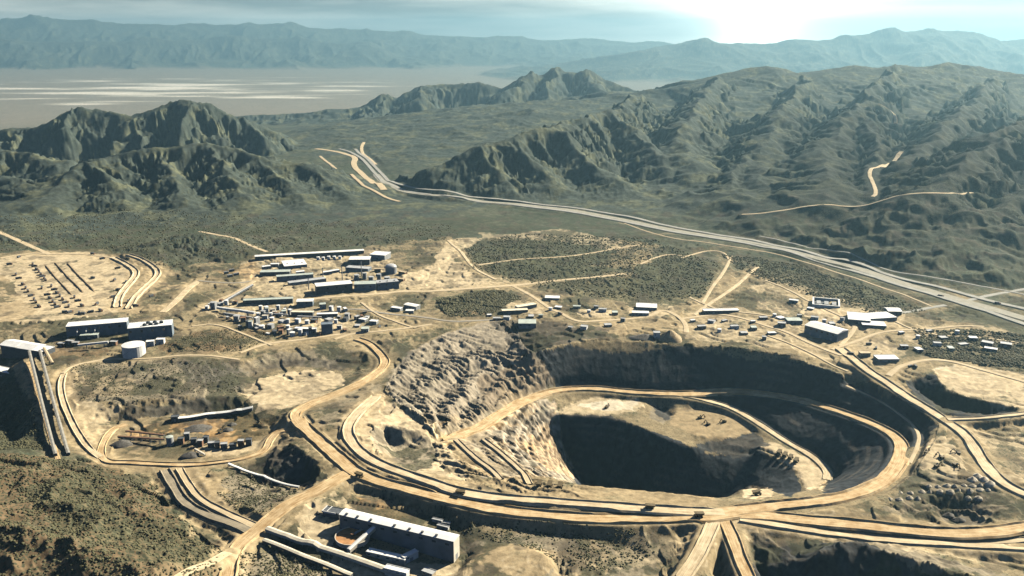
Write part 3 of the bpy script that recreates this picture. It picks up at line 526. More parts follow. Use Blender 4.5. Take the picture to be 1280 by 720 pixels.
#  colour, strength, shrubs, ragged edge in metres, corners in pixels (on the ground)
PATCH = [
 (TAN, .66, .30, 40, [(-40,318),(120,312),(205,338),(318,318),(470,308),(520,300),(560,292),(590,318),(640,345),(700,352),(760,340),(800,350),(870,372),(905,340),(950,338),(1000,345),(1080,372),(1160,395),(1300,440),(1300,800),(240,800),(262,690),(225,640),(196,600),(130,578),(60,566),(36,470),(-40,468)]),
 (PALE, .85, .02, 10, [(-30,326),(40,318),(110,314),(140,322),(172,336),(170,350),(150,372),(146,390),(110,396),(60,400),(0,404),(-30,404)]),
 (TAN, .8, .05, 10, [(-30,345),(6,345),(30,372),(48,392),(20,405),(-30,408)]), (TAN, .8, .12, 12, [(150,318),(200,336),(250,350),(225,380),(205,392),(150,392),(150,370),(172,345)]),
 (PALE, .7, .05, 14, [(300,330),(330,318),(470,312),(500,335),(512,350),(500,364),(430,372),(360,378),(310,362),(290,345)]), (ORNG, .45, .05, 10, [(275,338),(318,326),(330,340),(312,350),(280,350)]),
 (PALE, .8, .05, 14, [(500,345),(540,330),(560,300),(600,296),(570,325),(600,345),(640,352),(600,360),(540,362),(505,366)]),
 (PALE, .65, .06, 14, [(250,380),(300,370),(420,384),(455,396),(462,412),(430,420),(380,412),(320,404),(262,396)]),
 (BROWN, .75, .35, 14, [(205,430),(240,414),(300,408),(345,418),(300,440),(250,442),(215,442)]), (BROWN, .7, .3, 10, [(60,440),(90,428),(140,438),(110,452),(70,456)]),
 (OLIVE, .75, .8, 16, [(545,375),(575,365),(620,362),(655,372),(640,380),(580,384)]), (BROWN, .6, .5, 14, [(540,385),(590,382),(625,388),(610,398),(560,398)]),
 (PALE, .8, 0, 8, [(632,380),(672,374),(680,392),(640,394)]), (PALE, .85, 0, 8, [(722,388),(745,384),(770,390),(760,398),(728,396)]), (PALE, .85, 0, 8, [(782,384),(832,380),(846,388),(828,396),(790,396)]),
 (TAN, .7, .05, 10, [(690,405),(740,400),(850,398),(860,425),(800,424),(740,418)]),
 (OLIVE, .7, .9, 30, [(580,310),(640,296),(720,300),(800,300),(850,310),(900,330),(890,360),(860,370),(800,368),(740,350),(650,352),(590,335)]), (OLIVE, .6, .8, 30, [(690,352),(780,346),(860,365),(850,392),(800,378),(740,376),(700,366)]),
 (PALE, .55, .12, 30, [(590,292),(700,288),(800,302),(780,312),(700,300),(610,304)]), (TAN, .6, .2, 25, [(770,300),(830,305),(800,335),(740,335),(760,315)]),
 (PALE, .55, .15, 24, [(940,355),(1000,352),(1060,378),(1110,398),(1080,420),(1000,402),(950,385)]), (PALE, .8, 0, 10, [(1000,385),(1060,385),(1130,392),(1130,410),(1080,414),(1010,402)]),
 (PALE, .65, .08, 14, [(860,392),(930,385),(1000,405),(1050,430),(1100,420),(1130,440),(1110,465),(1082,462),(1035,450),(984,436),(934,428),(860,424)]), (TAN, .7, .02, 10, [(1030,440),(1070,432),(1100,440),(1120,455),(1110,478),(1080,462)]),
 (PALE, .6, .12, 20, [(1120,410),(1200,405),(1290,420),(1290,455),(1200,440),(1130,430)]), (OLIVE, .6, .8, 24, [(1140,425),(1190,420),(1290,450),(1290,466),(1200,448),(1150,440)]),
 (OLIVE, .7, .9, 30, [(920,322),(1000,335),(1090,362),(1160,388),(1100,390),(1020,362),(950,342)]), (OLIVE, .6, .85, 20, [(1170,390),(1290,425),(1290,400),(1220,384)]),
 # pit
 (ROCKL, .8, .02, 6, [(480,470),(510,440),(560,415),(620,400),(650,420),(672,440),(694,470),(660,497),(600,532),(566,548),(530,522),(495,503)]),
 (GREYD, .5, .1, 10, [(480,470),(505,448),(540,430),(560,470),(520,512),(495,503)]), (BROWN, .45, 0, 9, [(600,470),(660,445),(692,470),(640,505),(600,520)]),
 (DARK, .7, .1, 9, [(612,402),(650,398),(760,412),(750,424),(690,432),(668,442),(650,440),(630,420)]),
 (ROCKL, .9, 0, 6, [(566,550),(600,535),(660,500),(694,500),(700,520),(704,557),(717,581),(730,606),(660,600),(600,596)]), (ORNG, .35, 0, 8, [(640,550),(690,530),(715,585),(725,602),(690,590)]),
 (BLUE, .97, 0, 3, [(672,440),(713,430),(858,433),(984,448),(1082,476),(1150,510),(1172,532),(1150,560),(1128,560),(1085,527),(1000,500),(917,488),(858,492),(790,490),(700,486),(684,462)]),  # back wall: shade painted into the rock colour
 (BLUE, .97, 0, 3, [(870,494),(917,490),(984,498),(1085,529),(1119,546),(1122,584),(1068,616),(1028,618),(1036,592),(1018,571),(984,553),(944,526)]),  # right wall, its shade painted the same way
 (BLUE, .97, 0, 3, [(700,518),(761,519),(805,536),(860,557),(934,568),(968,572),(992,588),(1003,607),(990,622),(900,622),(730,608),(716,580),(704,557)]),  # deep pit slope, colour darkened to hold its shade
 (PALE, .9, 0, 4, [(690,516),(720,503),(745,497),(802,498),(806,506),(795,514),(761,519)]), (WHITE, .6, 0, 4, [(720,506),(760,500),(800,500),(790,512),(750,514)]),
 (TAN, .95, 0, 4, [(838,512),(880,511),(917,516),(944,538),(905,549),(880,547),(838,532)]), (GREYD, .8, 0, 4, [(815,503),(828,506),(840,522),(828,530),(812,522)]),
 (PALE, .95, 0, 4, [(936,556),(975,555),(1015,576),(1034,594),(1026,614),(1006,608),(996,588),(968,571)]), (PALE, .9, 0, 3, [(922,612),(940,607),(964,611),(966,622),(930,623)]),
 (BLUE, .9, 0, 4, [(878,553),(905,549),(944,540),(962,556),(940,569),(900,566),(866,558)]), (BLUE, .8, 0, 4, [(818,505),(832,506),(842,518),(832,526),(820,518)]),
 (GREYD, .2, 0, 5, [(880,555),(905,550),(945,542),(965,556),(940,570),(900,566)]),
 # west of the pit
 (PALE, .9, .02, 5, [(472,490),(492,504),(530,523),(560,548),(580,586),(586,600),(500,594),(452,570),(432,542),(446,518)]), (GREYD, .8, .25, 5, [(464,537),(490,532),(522,540),(552,556),(540,585),(500,592),(470,560)]),
 (TAN, .85, .05, 5, [(560,552),(600,574),(624,594),(590,597),(575,578)]), (GREYD, .6, .1, 5, [(580,560),(600,548),(655,598),(626,594)]),
 (TAN, .8, .1, 5, [(480,598),(600,600),(714,608),(860,618),(900,634),(760,630),(620,622),(520,606)]),
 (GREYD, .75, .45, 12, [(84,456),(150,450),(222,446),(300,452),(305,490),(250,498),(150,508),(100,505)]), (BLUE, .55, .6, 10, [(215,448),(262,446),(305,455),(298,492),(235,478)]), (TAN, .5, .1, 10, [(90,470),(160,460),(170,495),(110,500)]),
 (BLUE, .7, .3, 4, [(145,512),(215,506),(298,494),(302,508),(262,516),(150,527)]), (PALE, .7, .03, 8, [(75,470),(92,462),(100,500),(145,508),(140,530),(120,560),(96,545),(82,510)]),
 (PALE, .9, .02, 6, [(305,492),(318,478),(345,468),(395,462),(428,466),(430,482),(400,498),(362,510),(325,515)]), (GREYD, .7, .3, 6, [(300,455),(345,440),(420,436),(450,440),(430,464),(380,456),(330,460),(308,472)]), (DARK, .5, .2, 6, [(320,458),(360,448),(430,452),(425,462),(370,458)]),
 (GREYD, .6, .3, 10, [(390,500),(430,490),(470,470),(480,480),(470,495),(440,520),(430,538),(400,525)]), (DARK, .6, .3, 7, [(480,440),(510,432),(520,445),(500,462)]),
 (ORNG, .75, 0, 8, [(150,540),(190,528),(250,526),(320,516),(360,530),(340,545),(300,556),(270,548),(220,540),(170,548)]), (TAN, .9, 0, 8, [(130,560),(150,548),(240,552),(320,555),(330,562),(280,574),(200,578),(140,574)]), (PALE, .85, 0, 5, [(250,558),(300,555),(330,548),(336,556),(300,568),(255,570)]), (DARK, .6, 0, 5, [(230,528),(258,526),(262,538),(238,540)]),
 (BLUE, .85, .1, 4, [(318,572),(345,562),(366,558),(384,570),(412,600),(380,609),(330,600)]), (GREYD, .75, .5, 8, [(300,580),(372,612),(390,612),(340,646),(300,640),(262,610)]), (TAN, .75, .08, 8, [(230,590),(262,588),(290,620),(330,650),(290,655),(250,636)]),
 (GREYD, .6, .1, 4, [(205,588),(226,586),(250,634),(300,658),(290,664),(232,640)]),
 (BROWN, .8, .6, 20, [(-60,572),(60,570),(130,582),(200,605),(230,645),(290,690),(270,800),(-100,800)]), (OLIVE, .5, .95, 16, [(40,610),(140,590),(160,640),(120,680),(60,650)]), (OLIVE, .8, .95, 14, [(-60,470),(20,475),(46,520),(60,565),(-60,570)]), (OLIVE, .5, .9, 14, [(150,660),(220,650),(280,690),(200,720)]),
 (PALE, .8, .04, 8, [(360,650),(400,622),(425,612),(440,640),(420,690),(380,680)]), (ORNG, .6, .04, 7, [(440,622),(530,628),(545,640),(500,650),(450,638)]), (PALE, .7, .04, 6, [(420,690),(470,700),(560,705),(590,700),(600,730),(400,730)]), (GREYD, .7, .5, 8, [(300,690),(340,690),(420,720),(420,760),(300,760)]),
 (GREYD, .75, .2, 10, [(556,650),(640,645),(720,652),(800,655),(830,690),(820,740),(690,740),(690,690),(640,680),(590,690)]), (TAN, .9, .01, 4, [(570,708),(600,686),(645,680),(688,689),(694,700),(684,718),(620,740),(570,730)]), (PALE, .6, .15, 6, [(780,668),(840,664),(870,670),(840,700),(770,708)]),
 (TAN, .6, .05, 8, [(690,690),(740,670),(770,700),(750,735),(700,735)]),
 (BLUE, .9, .0, 4, [(948,690),(1000,680),(1066,671),(1110,690),(1180,740),(930,740)]), (DARK, .7, .3, 6, [(940,662),(1000,664),(1045,670),(980,706),(940,720)]), (GREYD, .8, .05, 5, [(1075,676),(1140,686),(1260,720),(1180,728),(1110,692)]),  # heap of black waste rock, shade of its near face painted in too
 (BLUE, .92, .02, 4, [(1132,477),(1168,466),(1182,486),(1215,499),(1268,509),(1278,521),(1225,528),(1184,520),(1146,499)]), (WHITE, .6, 0, 4, [(1166,460),(1200,456),(1260,464),(1240,476),(1180,472)]), (PALE, .9, 0, 5, [(1166,461),(1200,456),(1300,472),(1300,514),(1266,509),(1215,499),(1182,486)]), (GREYD, .6, 0, 4, [(1200,500),(1226,496),(1232,502),(1212,508)]),  # hollow of the dump: shaded face painted near-black
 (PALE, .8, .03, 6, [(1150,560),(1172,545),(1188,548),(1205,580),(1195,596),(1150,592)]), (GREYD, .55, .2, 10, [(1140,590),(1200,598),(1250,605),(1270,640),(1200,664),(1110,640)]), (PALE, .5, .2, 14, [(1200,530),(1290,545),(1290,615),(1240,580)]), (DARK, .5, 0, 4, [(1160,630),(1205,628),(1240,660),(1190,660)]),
 (PALE, .45, .1, 10, [(905,655),(1000,660),(1150,676),(1290,680),(1290,700),(1150,690),(1000,672),(930,662)]),
]
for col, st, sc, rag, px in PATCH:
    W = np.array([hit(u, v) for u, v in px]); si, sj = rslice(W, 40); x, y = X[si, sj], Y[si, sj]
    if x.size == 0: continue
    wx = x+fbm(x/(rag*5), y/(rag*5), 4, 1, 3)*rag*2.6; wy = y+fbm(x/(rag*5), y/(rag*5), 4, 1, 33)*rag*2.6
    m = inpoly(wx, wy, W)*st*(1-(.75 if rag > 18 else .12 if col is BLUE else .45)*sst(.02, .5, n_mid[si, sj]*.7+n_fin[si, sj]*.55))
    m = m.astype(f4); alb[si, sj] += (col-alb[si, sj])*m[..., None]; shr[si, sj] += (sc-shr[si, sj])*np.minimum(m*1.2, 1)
# overgrown and dark gravel patches with sharp edges among the bare ground
inw = (dist < 3300) & ~pit & ~HILLM; veg = np.zeros_like(Z); veg[inw] = sst(.05, .16, fbm(X[inw]/105, Y[inw]/105, 4, 1, 52)+.35*fbm(X[inw]/17, Y[inw]/17, 3, 1, 57)+.06)
lum0 = alb.mean(-1); veg *= sst(.36, .22, lum0)*sst(3200, 2900, dist); alb += (np.array([.055, .056, .036], f4)-alb)*(veg*.8)[..., None]; shr += (.55-shr)*veg*.8
dg = np.zeros_like(Z); dg[inw] = sst(.13, .22, fbm(X[inw]/60, Y[inw]/60, 4, 1, 152)); alb += (np.array([.07, .06, .046], f4)-alb)*(dg*.6*sst(.42, .3, lum0))[..., None]
# dust thrown out along the roads
for (px, hw, bh_, m_, nm), D in zip(ROADS, PATHS):
    if np.hypot(D[:, 0], D[:, 1]).mean() > 3300: continue
    SI, SJ = rslice(D, hw+45); bd = np.full(Z[SI, SJ].shape, 1e6, f4)
    for i in range(0, len(D)-1, 4):
        si, sj = rslice(D[i:i+5], hw+45); d, _, _ = seg_dist(X[si, sj], Y[si, sj], D[i:i+5]); ti = slice(si.start-SI.start, si.stop-SI.start); tj = slice(sj.start-SJ.start, sj.stop-SJ.start); bd[ti, tj] = np.minimum(bd[ti, tj], d)
    wd = sst(hw+34, hw+3, bd*(1+.9*n_mid[SI, SJ]+.6*n_fin[SI, SJ]))*(.62 if bh_ else .42)*(1-pit[SI, SJ]*(1-.7*sst(90, 20, X[SI, SJ])))*sst(.05, .13, lum0[SI, SJ]); alb[SI, SJ] += (np.array([.37, .29, .17], f4)-alb[SI, SJ])*wd[..., None]; shr[SI, SJ] *= 1-wd
# bedding colours of the cut rock and a tone darker down the flutes, tied to the slope of the walls
sl = SLOPE*(dist < 3300); w = np.where(pit, sst(.2, .45, sl), 0)
v1 = fbm(X/7, Y/7, 3, 1, 77)+1.3*FLU; v2 = fbm((X*.8+Y*.6)/45, (Y*.8-X*.6)/14, 3, 1, 71)
v3 = fbm(Z/5.5, (X+Y)/70, 3, 1, 15); lum = alb.mean(-1); lite = sst(.15, .3, lum)
alb *= np.clip(1+w*lite*(1.6*v1+1.2*v2+2.0*v3), .14, 2.2)[..., None]
alb += (w*lite*np.clip(v2*2, 0, 1))[..., None]*np.array([.12, .035, -.03], f4)
# general mottling, sorting and rain wash
alb *= np.clip(1+.32*n_mid+.34*n_fin+.18*n_big, .35, 1.8)[..., None]
loc_ = (dist < 3300); tr = np.zeros_like(Z); tr[loc_] = ridged(X[loc_]/34, Y[loc_]/34, 3, 1, 44); tr = sst(.62, .85, tr)*loc_*.4*(~pit); alb += (np.array([.50, .43, .30], f4)-alb)*(tr*sst(.15, .25, lum))[..., None]
led = TREAD*(1-WST)*sst(.0, .35, fbm(X/80, Y/80, 3, 1, 404)); alb += (np.array([.20, .17, .13], f4)-alb)*(led*.3)[..., None]
alb *= (1-.35*TREAD*WST*lite)[..., None]
alb = np.clip(alb, .018, .85)

# ------------------------------------------------------------------ the sheet, split into named stretches of land
lab = np.zeros((NR-1, NT-1), np.int8)              # 0 ground
cy = .5*(R[:-1]+R[1:])[:, None]+0*TH[None, :-1]
mk = MASK[:-1, :-1] > .25
lab[(cy > 3000) & mk] = 2; lab[(cy > 8000)] = 3; lab[(cy > 8000) & mk] = 4; lab[(cy > 21000)] = 3; lab[(cy > 21000) & mk] = 5; lab[pit[:-1, :-1]] = 1
idx = (np.arange(NR)[:, None]*NT+np.arange(NT)[None, :])
quads = np.stack([idx[:-1, :-1], idx[1:, :-1], idx[1:, 1:], idx[:-1, 1:]], -1)[..., ::-1]
VX = np.stack([X, Y, Z], -1).reshape(-1, 3); AC = np.concatenate([alb, np.ones(X.shape+(1,), f4)], -1).reshape(-1, 4); SHF = shr.reshape(-1)
for k, nm in enumerate(['ground', 'open_pit', 'hills', 'valley_floor', 'mountains', 'mountains']):
    q = quads[lab == k].reshape(-1, 4)
    if len(q) == 0: continue
    u_, inv = np.unique(q.ravel(), return_inverse=True)
    me = bpy.data.meshes.new(nm); me.vertices.add(len(u_)); me.vertices.foreach_set('co', VX[u_].ravel())
    me.loops.add(q.size); me.loops.foreach_set('vertex_index', inv.astype(np.int32)); me.polygons.add(len(q))
    me.polygons.foreach_set('loop_start', np.arange(0, q.size, 4, dtype=np.int32)); me.polygons.foreach_set('use_smooth', np.ones(len(q), bool))
    me.update(calc_edges=True)
    a = me.attributes.new('albedo', 'FLOAT_COLOR', 'POINT'); a.data.foreach_set('color', AC[u_].astype(f4).ravel())
    a = me.attributes.new('shrub', 'FLOAT', 'POINT'); a.data.foreach_set('value', SHF[u_].astype(f4))
    me.materials.append(M_LAND); o = bpy.data.objects.new(nm, me); COL.objects.link(o); o['kind'] = 'structure'
# ------------------------------------------------------------------ object helpers
class MB:
    def __init__(s): s.v = []; s.f = []
    def add(s, V, F):
        n = len(s.v); s.v += [tuple(map(float, v)) for v in V]; s.f += [tuple(i+n for i in f) for f in F]; return s
    def box(s, x0, x1, y0, y1, z0, z1):
        return s.add([(x0,y0,z0),(x1,y0,z0),(x1,y1,z0),(x0,y1,z0),(x0,y0,z1),(x1,y0,z1),(x1,y1,z1),(x0,y1,z1)], [(3,2,1,0),(4,5,6,7),(0,1,5,4),(1,2,6,5),(2,3,7,6),(3,0,4,7)])
    def gable(s, x0, x1, y0, y1, z, h, t=.5):      # roof ridge along x
        ym = (y0+y1)/2
        return s.add([(x0,y0,z),(x1,y0,z),(x1,ym,z+h),(x0,ym,z+h),(x0,y1,z),(x1,y1,z),(x0,y0,z-t),(x1,y0,z-t),(x0,y1,z-t),(x1,y1,z-t)], [(0,1,2,3),(3,2,5,4),(6,8,9,7),(0,6,7,1),(4,5,9,8),(0,3,4,8,6),(1,7,9,5,2)])
    def cyl(s, cx, cy, z0, z1, r, n=20, r2=None, cap=True):
        r2 = r if r2 is None else r2; a = [2*math.pi*k/n for k in range(n)]
        V = [(cx+r*math.cos(t), cy+r*math.sin(t), z0) for t in a]+[(cx+r2*math.cos(t), cy+r2*math.sin(t), z1) for t in a]
        F = [(k, (k+1) % n, n+(k+1) % n, n+k) for k in range(n)]
        if cap: F += [tuple(range(n-1, -1, -1)), tuple(range(n, 2*n))]
        return s.add(V, F)
    def dome(s, cx, cy, z, r, h, n=20, m=4):
        V = []; F = []
        for i in range(m):
            t = i/m*math.pi/2
            V += [(cx+r*math.cos(t)*math.cos(2*math.pi*k/n), cy+r*math.cos(t)*math.sin(2*math.pi*k/n), z+h*math.sin(t)) for k in range(n)]
        V.append((cx, cy, z+h))
        for i in range(m-1): F += [(i*n+k, i*n+(k+1) % n, (i+1)*n+(k+1) % n, (i+1)*n+k) for k in range(n)]
        F += [((m-1)*n+k, (m-1)*n+(k+1) % n, m*n) for k in range(n)]; F.append(tuple(range(n-1, -1, -1))); return s.add(V, F)
    def beam(s, p, q, w, h):                        # a box along a line
        p = Vector(p); q = Vector(q); d = (q-p).normalized(); sd = d.cross(Vector((0, 0, 1))); sd = sd.normalized() if sd.length > 1e-4 else Vector((1, 0, 0)); up = sd.cross(d)
        V = [tuple(e+sd*(a*w/2)+up*(b*h/2)) for e in (p, q) for a, b in ((-1,-1),(1,-1),(1,1),(-1,1))]
        return s.add(V, [(0,1,2,3),(7,6,5,4),(0,4,5,1),(1,5,6,2),(2,6,7,3),(3,7,4,0)])
    def out(s, name, m, parent=None, sm=False): return link(name, s.v, s.f, m, parent, sm)
def tag(o, label, cat, group=None):
    o['label'] = label; o['category'] = cat
    if group: o['group'] = group
    return o
def thing(name, label, cat, loc, rot=0, group=None):
    o = bpy.data.objects.new(name, None); COL.objects.link(o); o.location = [float(c) for c in loc]; o.rotation_euler = (0, 0, rot); o.empty_display_size = 2
    return tag(o, label, cat, group)
def dup(o, loc, rot, label, group=None):
    c = o.copy(); COL.objects.link(c); c.location = [float(q) for q in loc]; c.rotation_euler = (0, 0, rot); c['label'] = label
    if group: c['group'] = group
    for ch in list(o.children):
        d = ch.copy(); COL.objects.link(d); d.parent = c
        for g in list(ch.children): e = g.copy(); COL.objects.link(e); e.parent = d
    return c
WHITE_R = mat('white_roof', (.80, .80, .77), .5, .14, .08, 0, .4, .25); WHITE_W = mat('white_wall', (.66, .66, .63), .6, .18, .1, 0, .3, .3)
GREY_R = mat('grey_roof', (.42, .43, .43), .5, .2, .08, 0, .4, .25); GREY_W = mat('grey_wall', (.30, .31, .31), .6, .2, .1, 0, .3, .3)
GREEN_R = mat('pale_green_roof', (.42, .47, .42), .55, .2, .08, 0, .4, .25); DARK_W = mat('dark_steel', (.09, .10, .11), .6, .3, .2); TAN_W = mat('tan_wall', (.46, .37, .24), .7, .2, .1)
BLUE_W = mat('blue_grey_wall', (.16, .20, .24), .6, .25, .1, 0, .3, .3); RUST = mat('rusty_steel', (.20, .115, .07), .8, .35, .2); CONC = mat('pale_concrete', (.50, .46, .38), .85, .2, .1)
YEL = mat('machine_brown', (.10, .075, .035), .6, .3, .3); RUB = mat('tyre_black', (.025, .025, .025), .9, .2, .5); GLS = mat('dark_glass', (.03, .04, .05), .15, .1, .2, 0, .5); TAILS = mat('orange_slurry', (.36, .19, .08), .85, .45, .12)
def edge(p, q):
    A, B = hit(*p), hit(*q); d = B[:2]-A[:2]; Lg = math.hypot(*d); return A, B, Lg, math.atan2(d[1], d[0])
def building(name, label, p, q, dep, h, wall=WHITE_W, roof=WHITE_R, kind='flat', vents=0, doors=1, wins=2, cat='building', group=None, z=None, sink=4, ztop=None):
    """front foot of the building runs from pixel p to pixel q (left to right); it reaches dep metres away behind that"""
    A, B, Lg, rot = edge(p, q); zb = min(A[2], B[2]) if z is None else z
    if ztop is not None: h = ztop-zb
    t = thing(name, label, cat, (A[0], A[1], zb), rot, group); rise = .10*dep if kind == 'gable' else 0
    w_ = MB().box(0, Lg, 0, dep, -sink, h)
    if kind == 'gable': w_.add([(0.,0.,h),(0.,dep,h),(0.,dep/2,h+rise*.96),(Lg,0.,h),(Lg,dep,h),(Lg,dep/2,h+rise*.96)], [(0,2,1),(3,4,5)])
    w_.out('wall', wall, t)
    r = MB()
    if kind == 'gable': r.gable(-.8, Lg+.8, -.8, dep+.8, h+.3, rise, .28)
    else: r.box(-.5, Lg+.5, -.5, dep+.5, h+.003, h+.7); r.box(-.5, Lg+.5, -.5, .1, h+.703, h+1.3); r.box(-.5, Lg+.5, dep-.1, dep+.5, h+.703, h+1.3)
    ro = r.out('roof', roof, t)
    for k in range(vents):
        x = Lg*(k+.5)/vents; y = dep*.36; zz = h+(.7 if kind == 'flat' else .3+rise*.7)
        v = MB().box(x-1.5, x+1.5, y-1.5, y+1.5, zz-.6, zz+1.2); v.gable(x-1.9, x+1.9, y-1.9, y+1.9, zz+1.5, .6, .297); v.out('roof_vent', DARK_W, ro)
    for k in range(doors):
        x = Lg*(k+.6)/(doors+.2); dw = min(2.6, Lg*.12); dh = min(5.5, h*.6)
        d = MB().box(x-dw, x+dw, -.12, -.003, 0, dh); d.box(x-dw-.3, x+dw+.3, -.22, -.003, dh+.002, dh+.35); d.out('door', GREY_W if wall is not GREY_W else DARK_W, t)
    for k in range(wins):
        x = Lg*(k+.25)/(wins); ww = min(2.2, Lg*.08); MB().box(x-ww, x+ww, -.1, -.003, h*.62, h*.82).out('window', GLS, t)
    return t
def tank(name, label, uv, r, h, shell=WHITE_W, roof=WHITE_R, top='cone', group=None, cat='tank', ladder=True, loc=None):
    g = hit(*uv) if loc is None else loc; t = thing(name, label, cat, g, 0, group)
    MB().cyl(0, 0, -2, h, r, 28).out('shell', shell, t, True if False else False)
    m = MB()
    if top == 'cone': m.cyl(0, 0, h+.003, h+.4, r+.25, 28); m.cyl(0, 0, h+.403, h+.4+r*.16, r+.1, 28, r*.08)
    elif top == 'dome': m.dome(0, 0, h+.003, r, r*.5, 28, 6)
    else: m.cyl(0, 0, h-.8, h+.25, r+.15, 28)
    m.out('roof', roof, t)
    if ladder:
        l = MB(); n = 10
        for k in range(n):
            a = -2.4+k*.14; zz = h*(k+1)/n; l.box((r+.7)*math.cos(a)-.7, (r+.7)*math.cos(a)+.7, (r+.7)*math.sin(a)-.7, (r+.7)*math.sin(a)+.7, zz-.3, zz)
        l.out('stair', GREY_W, t)
    return t
def gallery(name, label, px, w, h, lift, m=GREY_W, roof=WHITE_R, every=22, cat='conveyor', ends=(0, 0), z=None, group=None, legw=.9):
    """covered belt on trestle legs along a line of pixels; lift: height of its floor at the two ends"""
    P = np.array([hit(*q) for q in px]); base_ = P[0].copy(); t = thing(name, label, cat, base_, 0, group)
    D = dens(P, 9); s = np.r_[0, np.cumsum(np.hypot(*np.diff(D[:, :2], axis=0).T))]; zg = ground(D[:, 0], D[:, 1]); zl = np.interp(s/s[-1], [0, 1], [zg[0], zg[-1]]) if len(P) == 2 else np.polyval(np.polyfit(s, zg, 2), s)
    zf = np.maximum(zl+lift[0]+(lift[1]-lift[0])*s/s[-1], zg+1.0)
    b = MB(); ro = MB(); tn = np.gradient(D[:, :2], axis=0); tn /= np.linalg.norm(tn, axis=1)[:, None]; n = np.c_[-tn[:, 1], tn[:, 0]]
    def strip(mb, prof):
        V = [(D[a, 0]+n[a, 0]*o-base_[0], D[a, 1]+n[a, 1]*o-base_[1], zf[a]+dz-base_[2]) for a in range(len(D)) for o, dz in prof]; k = len(prof)
        F = [(a*k+j, a*k+(j+1) % k, (a+1)*k+(j+1) % k, (a+1)*k+j) for a in range(len(D)-1) for j in range(k)]; F += [tuple(range(k-1, -1, -1)), tuple(range((len(D)-1)*k, len(D)*k))]; mb.add(V, F)
    strip(b, [(-w/2, 0), (w/2, 0), (w/2, h), (-w/2, h)]); strip(ro, [(-w/2-.3, h+.01), (w/2+.3, h+.01), (0, h+w*.16)])
    b.out('belt_housing', m, t); ro.out('roof', roof, t)
    nl = max(2, int(s[-1]/every))
    for k in range(nl):
        i = min(len(D)-1, int((k+.5)/nl*len(D))); c = D[i, :2]-base_[:2]; z0 = zg[i]-2-base_[2]; z1 = zf[i]-base_[2]-.01
        for sg in (-1, 1):
            e = c+n[i]*sg*w*.42; MB().box(e[0]-legw/2, e[0]+legw/2, e[1]-legw/2, e[1]+legw/2, z0, z1).out('trestle_leg', DARK_W, t)
    return t
def heap(name, label, uv, r, h, m, group=None, cat='heap', sx=1.0, rot=0, seed=1, loc=None):
    g = hit(*uv) if loc is None else loc; V = []; F = []; n, k = 22, 6; sd = seed*7.7
    for i in range(k):
        q = 1-i/k
        for j in range(n):
            a = 2*math.pi*j/n; rr_ = r*q*(1+.22*float(pn(math.cos(a)*1.6+sd, math.sin(a)*1.6+i*.2)))
            x, y = rr_*math.cos(a)*sx, rr_*math.sin(a); V.append((x*math.cos(rot)-y*math.sin(rot), x*math.sin(rot)+y*math.cos(rot), h*(1-q)**.9*(1+.1*float(pn(a*2, i+sd)))-(2.0 if i == 0 else 0)))
    V.append((0, 0, h*.97))
    for i in range(k-1): F += [(i*n+j, i*n+(j+1) % n, (i+1)*n+(j+1) % n, (i+1)*n+j) for j in range(n)]
    F += [((k-1)*n+j, (k-1)*n+(j+1) % n, k*n) for j in range(n)]
    o = link(name, V, F, m, None, True); o.location = [float(c) for c in g]; return tag(o, label, cat, group)
ORD = ['first', 'second', 'third', 'fourth', 'fifth', 'sixth', 'seventh', 'eighth', 'ninth', 'tenth', 'eleventh', 'twelfth', 'thirteenth', 'fourteenth', 'fifteenth', 'sixteenth']

# ------------------------------------------------------------------ the white warehouse and its yard
A = PZ(424, 643, 7); B = PZ(567, 677, 7); d = B[:2]-A[:2]; Lg = math.hypot(*d); rot = math.atan2(d[1], d[0]); dep = 17.0
t = thing('warehouse', 'long white warehouse with seven roof hatches beside the round orange thickener', 'warehouse', (A[0], A[1], -28), rot)
SIDE_W = mat('shaded_wall', (.17, .19, .215), .6, .3, .06, 0, .3, .3)  # shade of the long side put into its wall colour
MB().box(0, Lg-.5, 0, dep, -8, 34.6).out('wall', SIDE_W, t); MB().box(Lg-.497, Lg, -.05, dep+.05, -8, 34.6).out('end_wall', mat('cream_wall', (.62, .58, .48), .7, .15, .1), t)
r = MB(); r.gable(-.6, Lg+.6, -.6, dep+.6, 35.2, 1.6, .5); ro = r.out('roof', WHITE_R, t)
for k, f_ in enumerate((.06, .16, .28, .49, .62, .73, .85)):
    x = Lg*f_; MB().box(x-1.3, x+1.3, 1.2, 4.4, 34.9, 37.2).gable(x-1.6, x+1.6, .9, 4.7, 37.5, .6, .29).out('roof_hatch', DARK_W, ro)
m = MB(); m.box(Lg+.003, Lg+.15, 5.5, 11.5, 4, 12.5); m.out('door', GREY_W, t)
for k in range(9): MB().box(Lg*(k+.5)/9-3, Lg*(k+.5)/9+3, -.1, -.003, 27, 30).out('window', GLS, t)
g = hit(441, 676); g[2] = -22
t = thing('thickener', 'round steel thickener tank full of orange brown slurry beside the white warehouse', 'tank', g)
m = MB(); rT = 23.0
m.cyl(0, 0, 7, 13.5, rT, 40, rT, False); m.cyl(0, 0, 12.9, 13.6, rT+.9, 40, rT+.9, False)
m.add([((rT+.9*(k % 2 == 0)-.0)*math.cos(a), (rT+.9*(k % 2 == 0))*math.sin(a), 13.62) for k, a in [(k, 2*math.pi*(k//2)/40) for k in range(80)]], [(2*k, (2*k+2) % 80, (2*k+3) % 80, 2*k+1) for k in range(40)])
m.cyl(0, 0, 3, 7, 6, 40, rT, False); m.out('shell', CONC, t)
MB().cyl(0, 0, 10.5, 12.2, rT-.1, 40).out('slurry', TAILS, t)
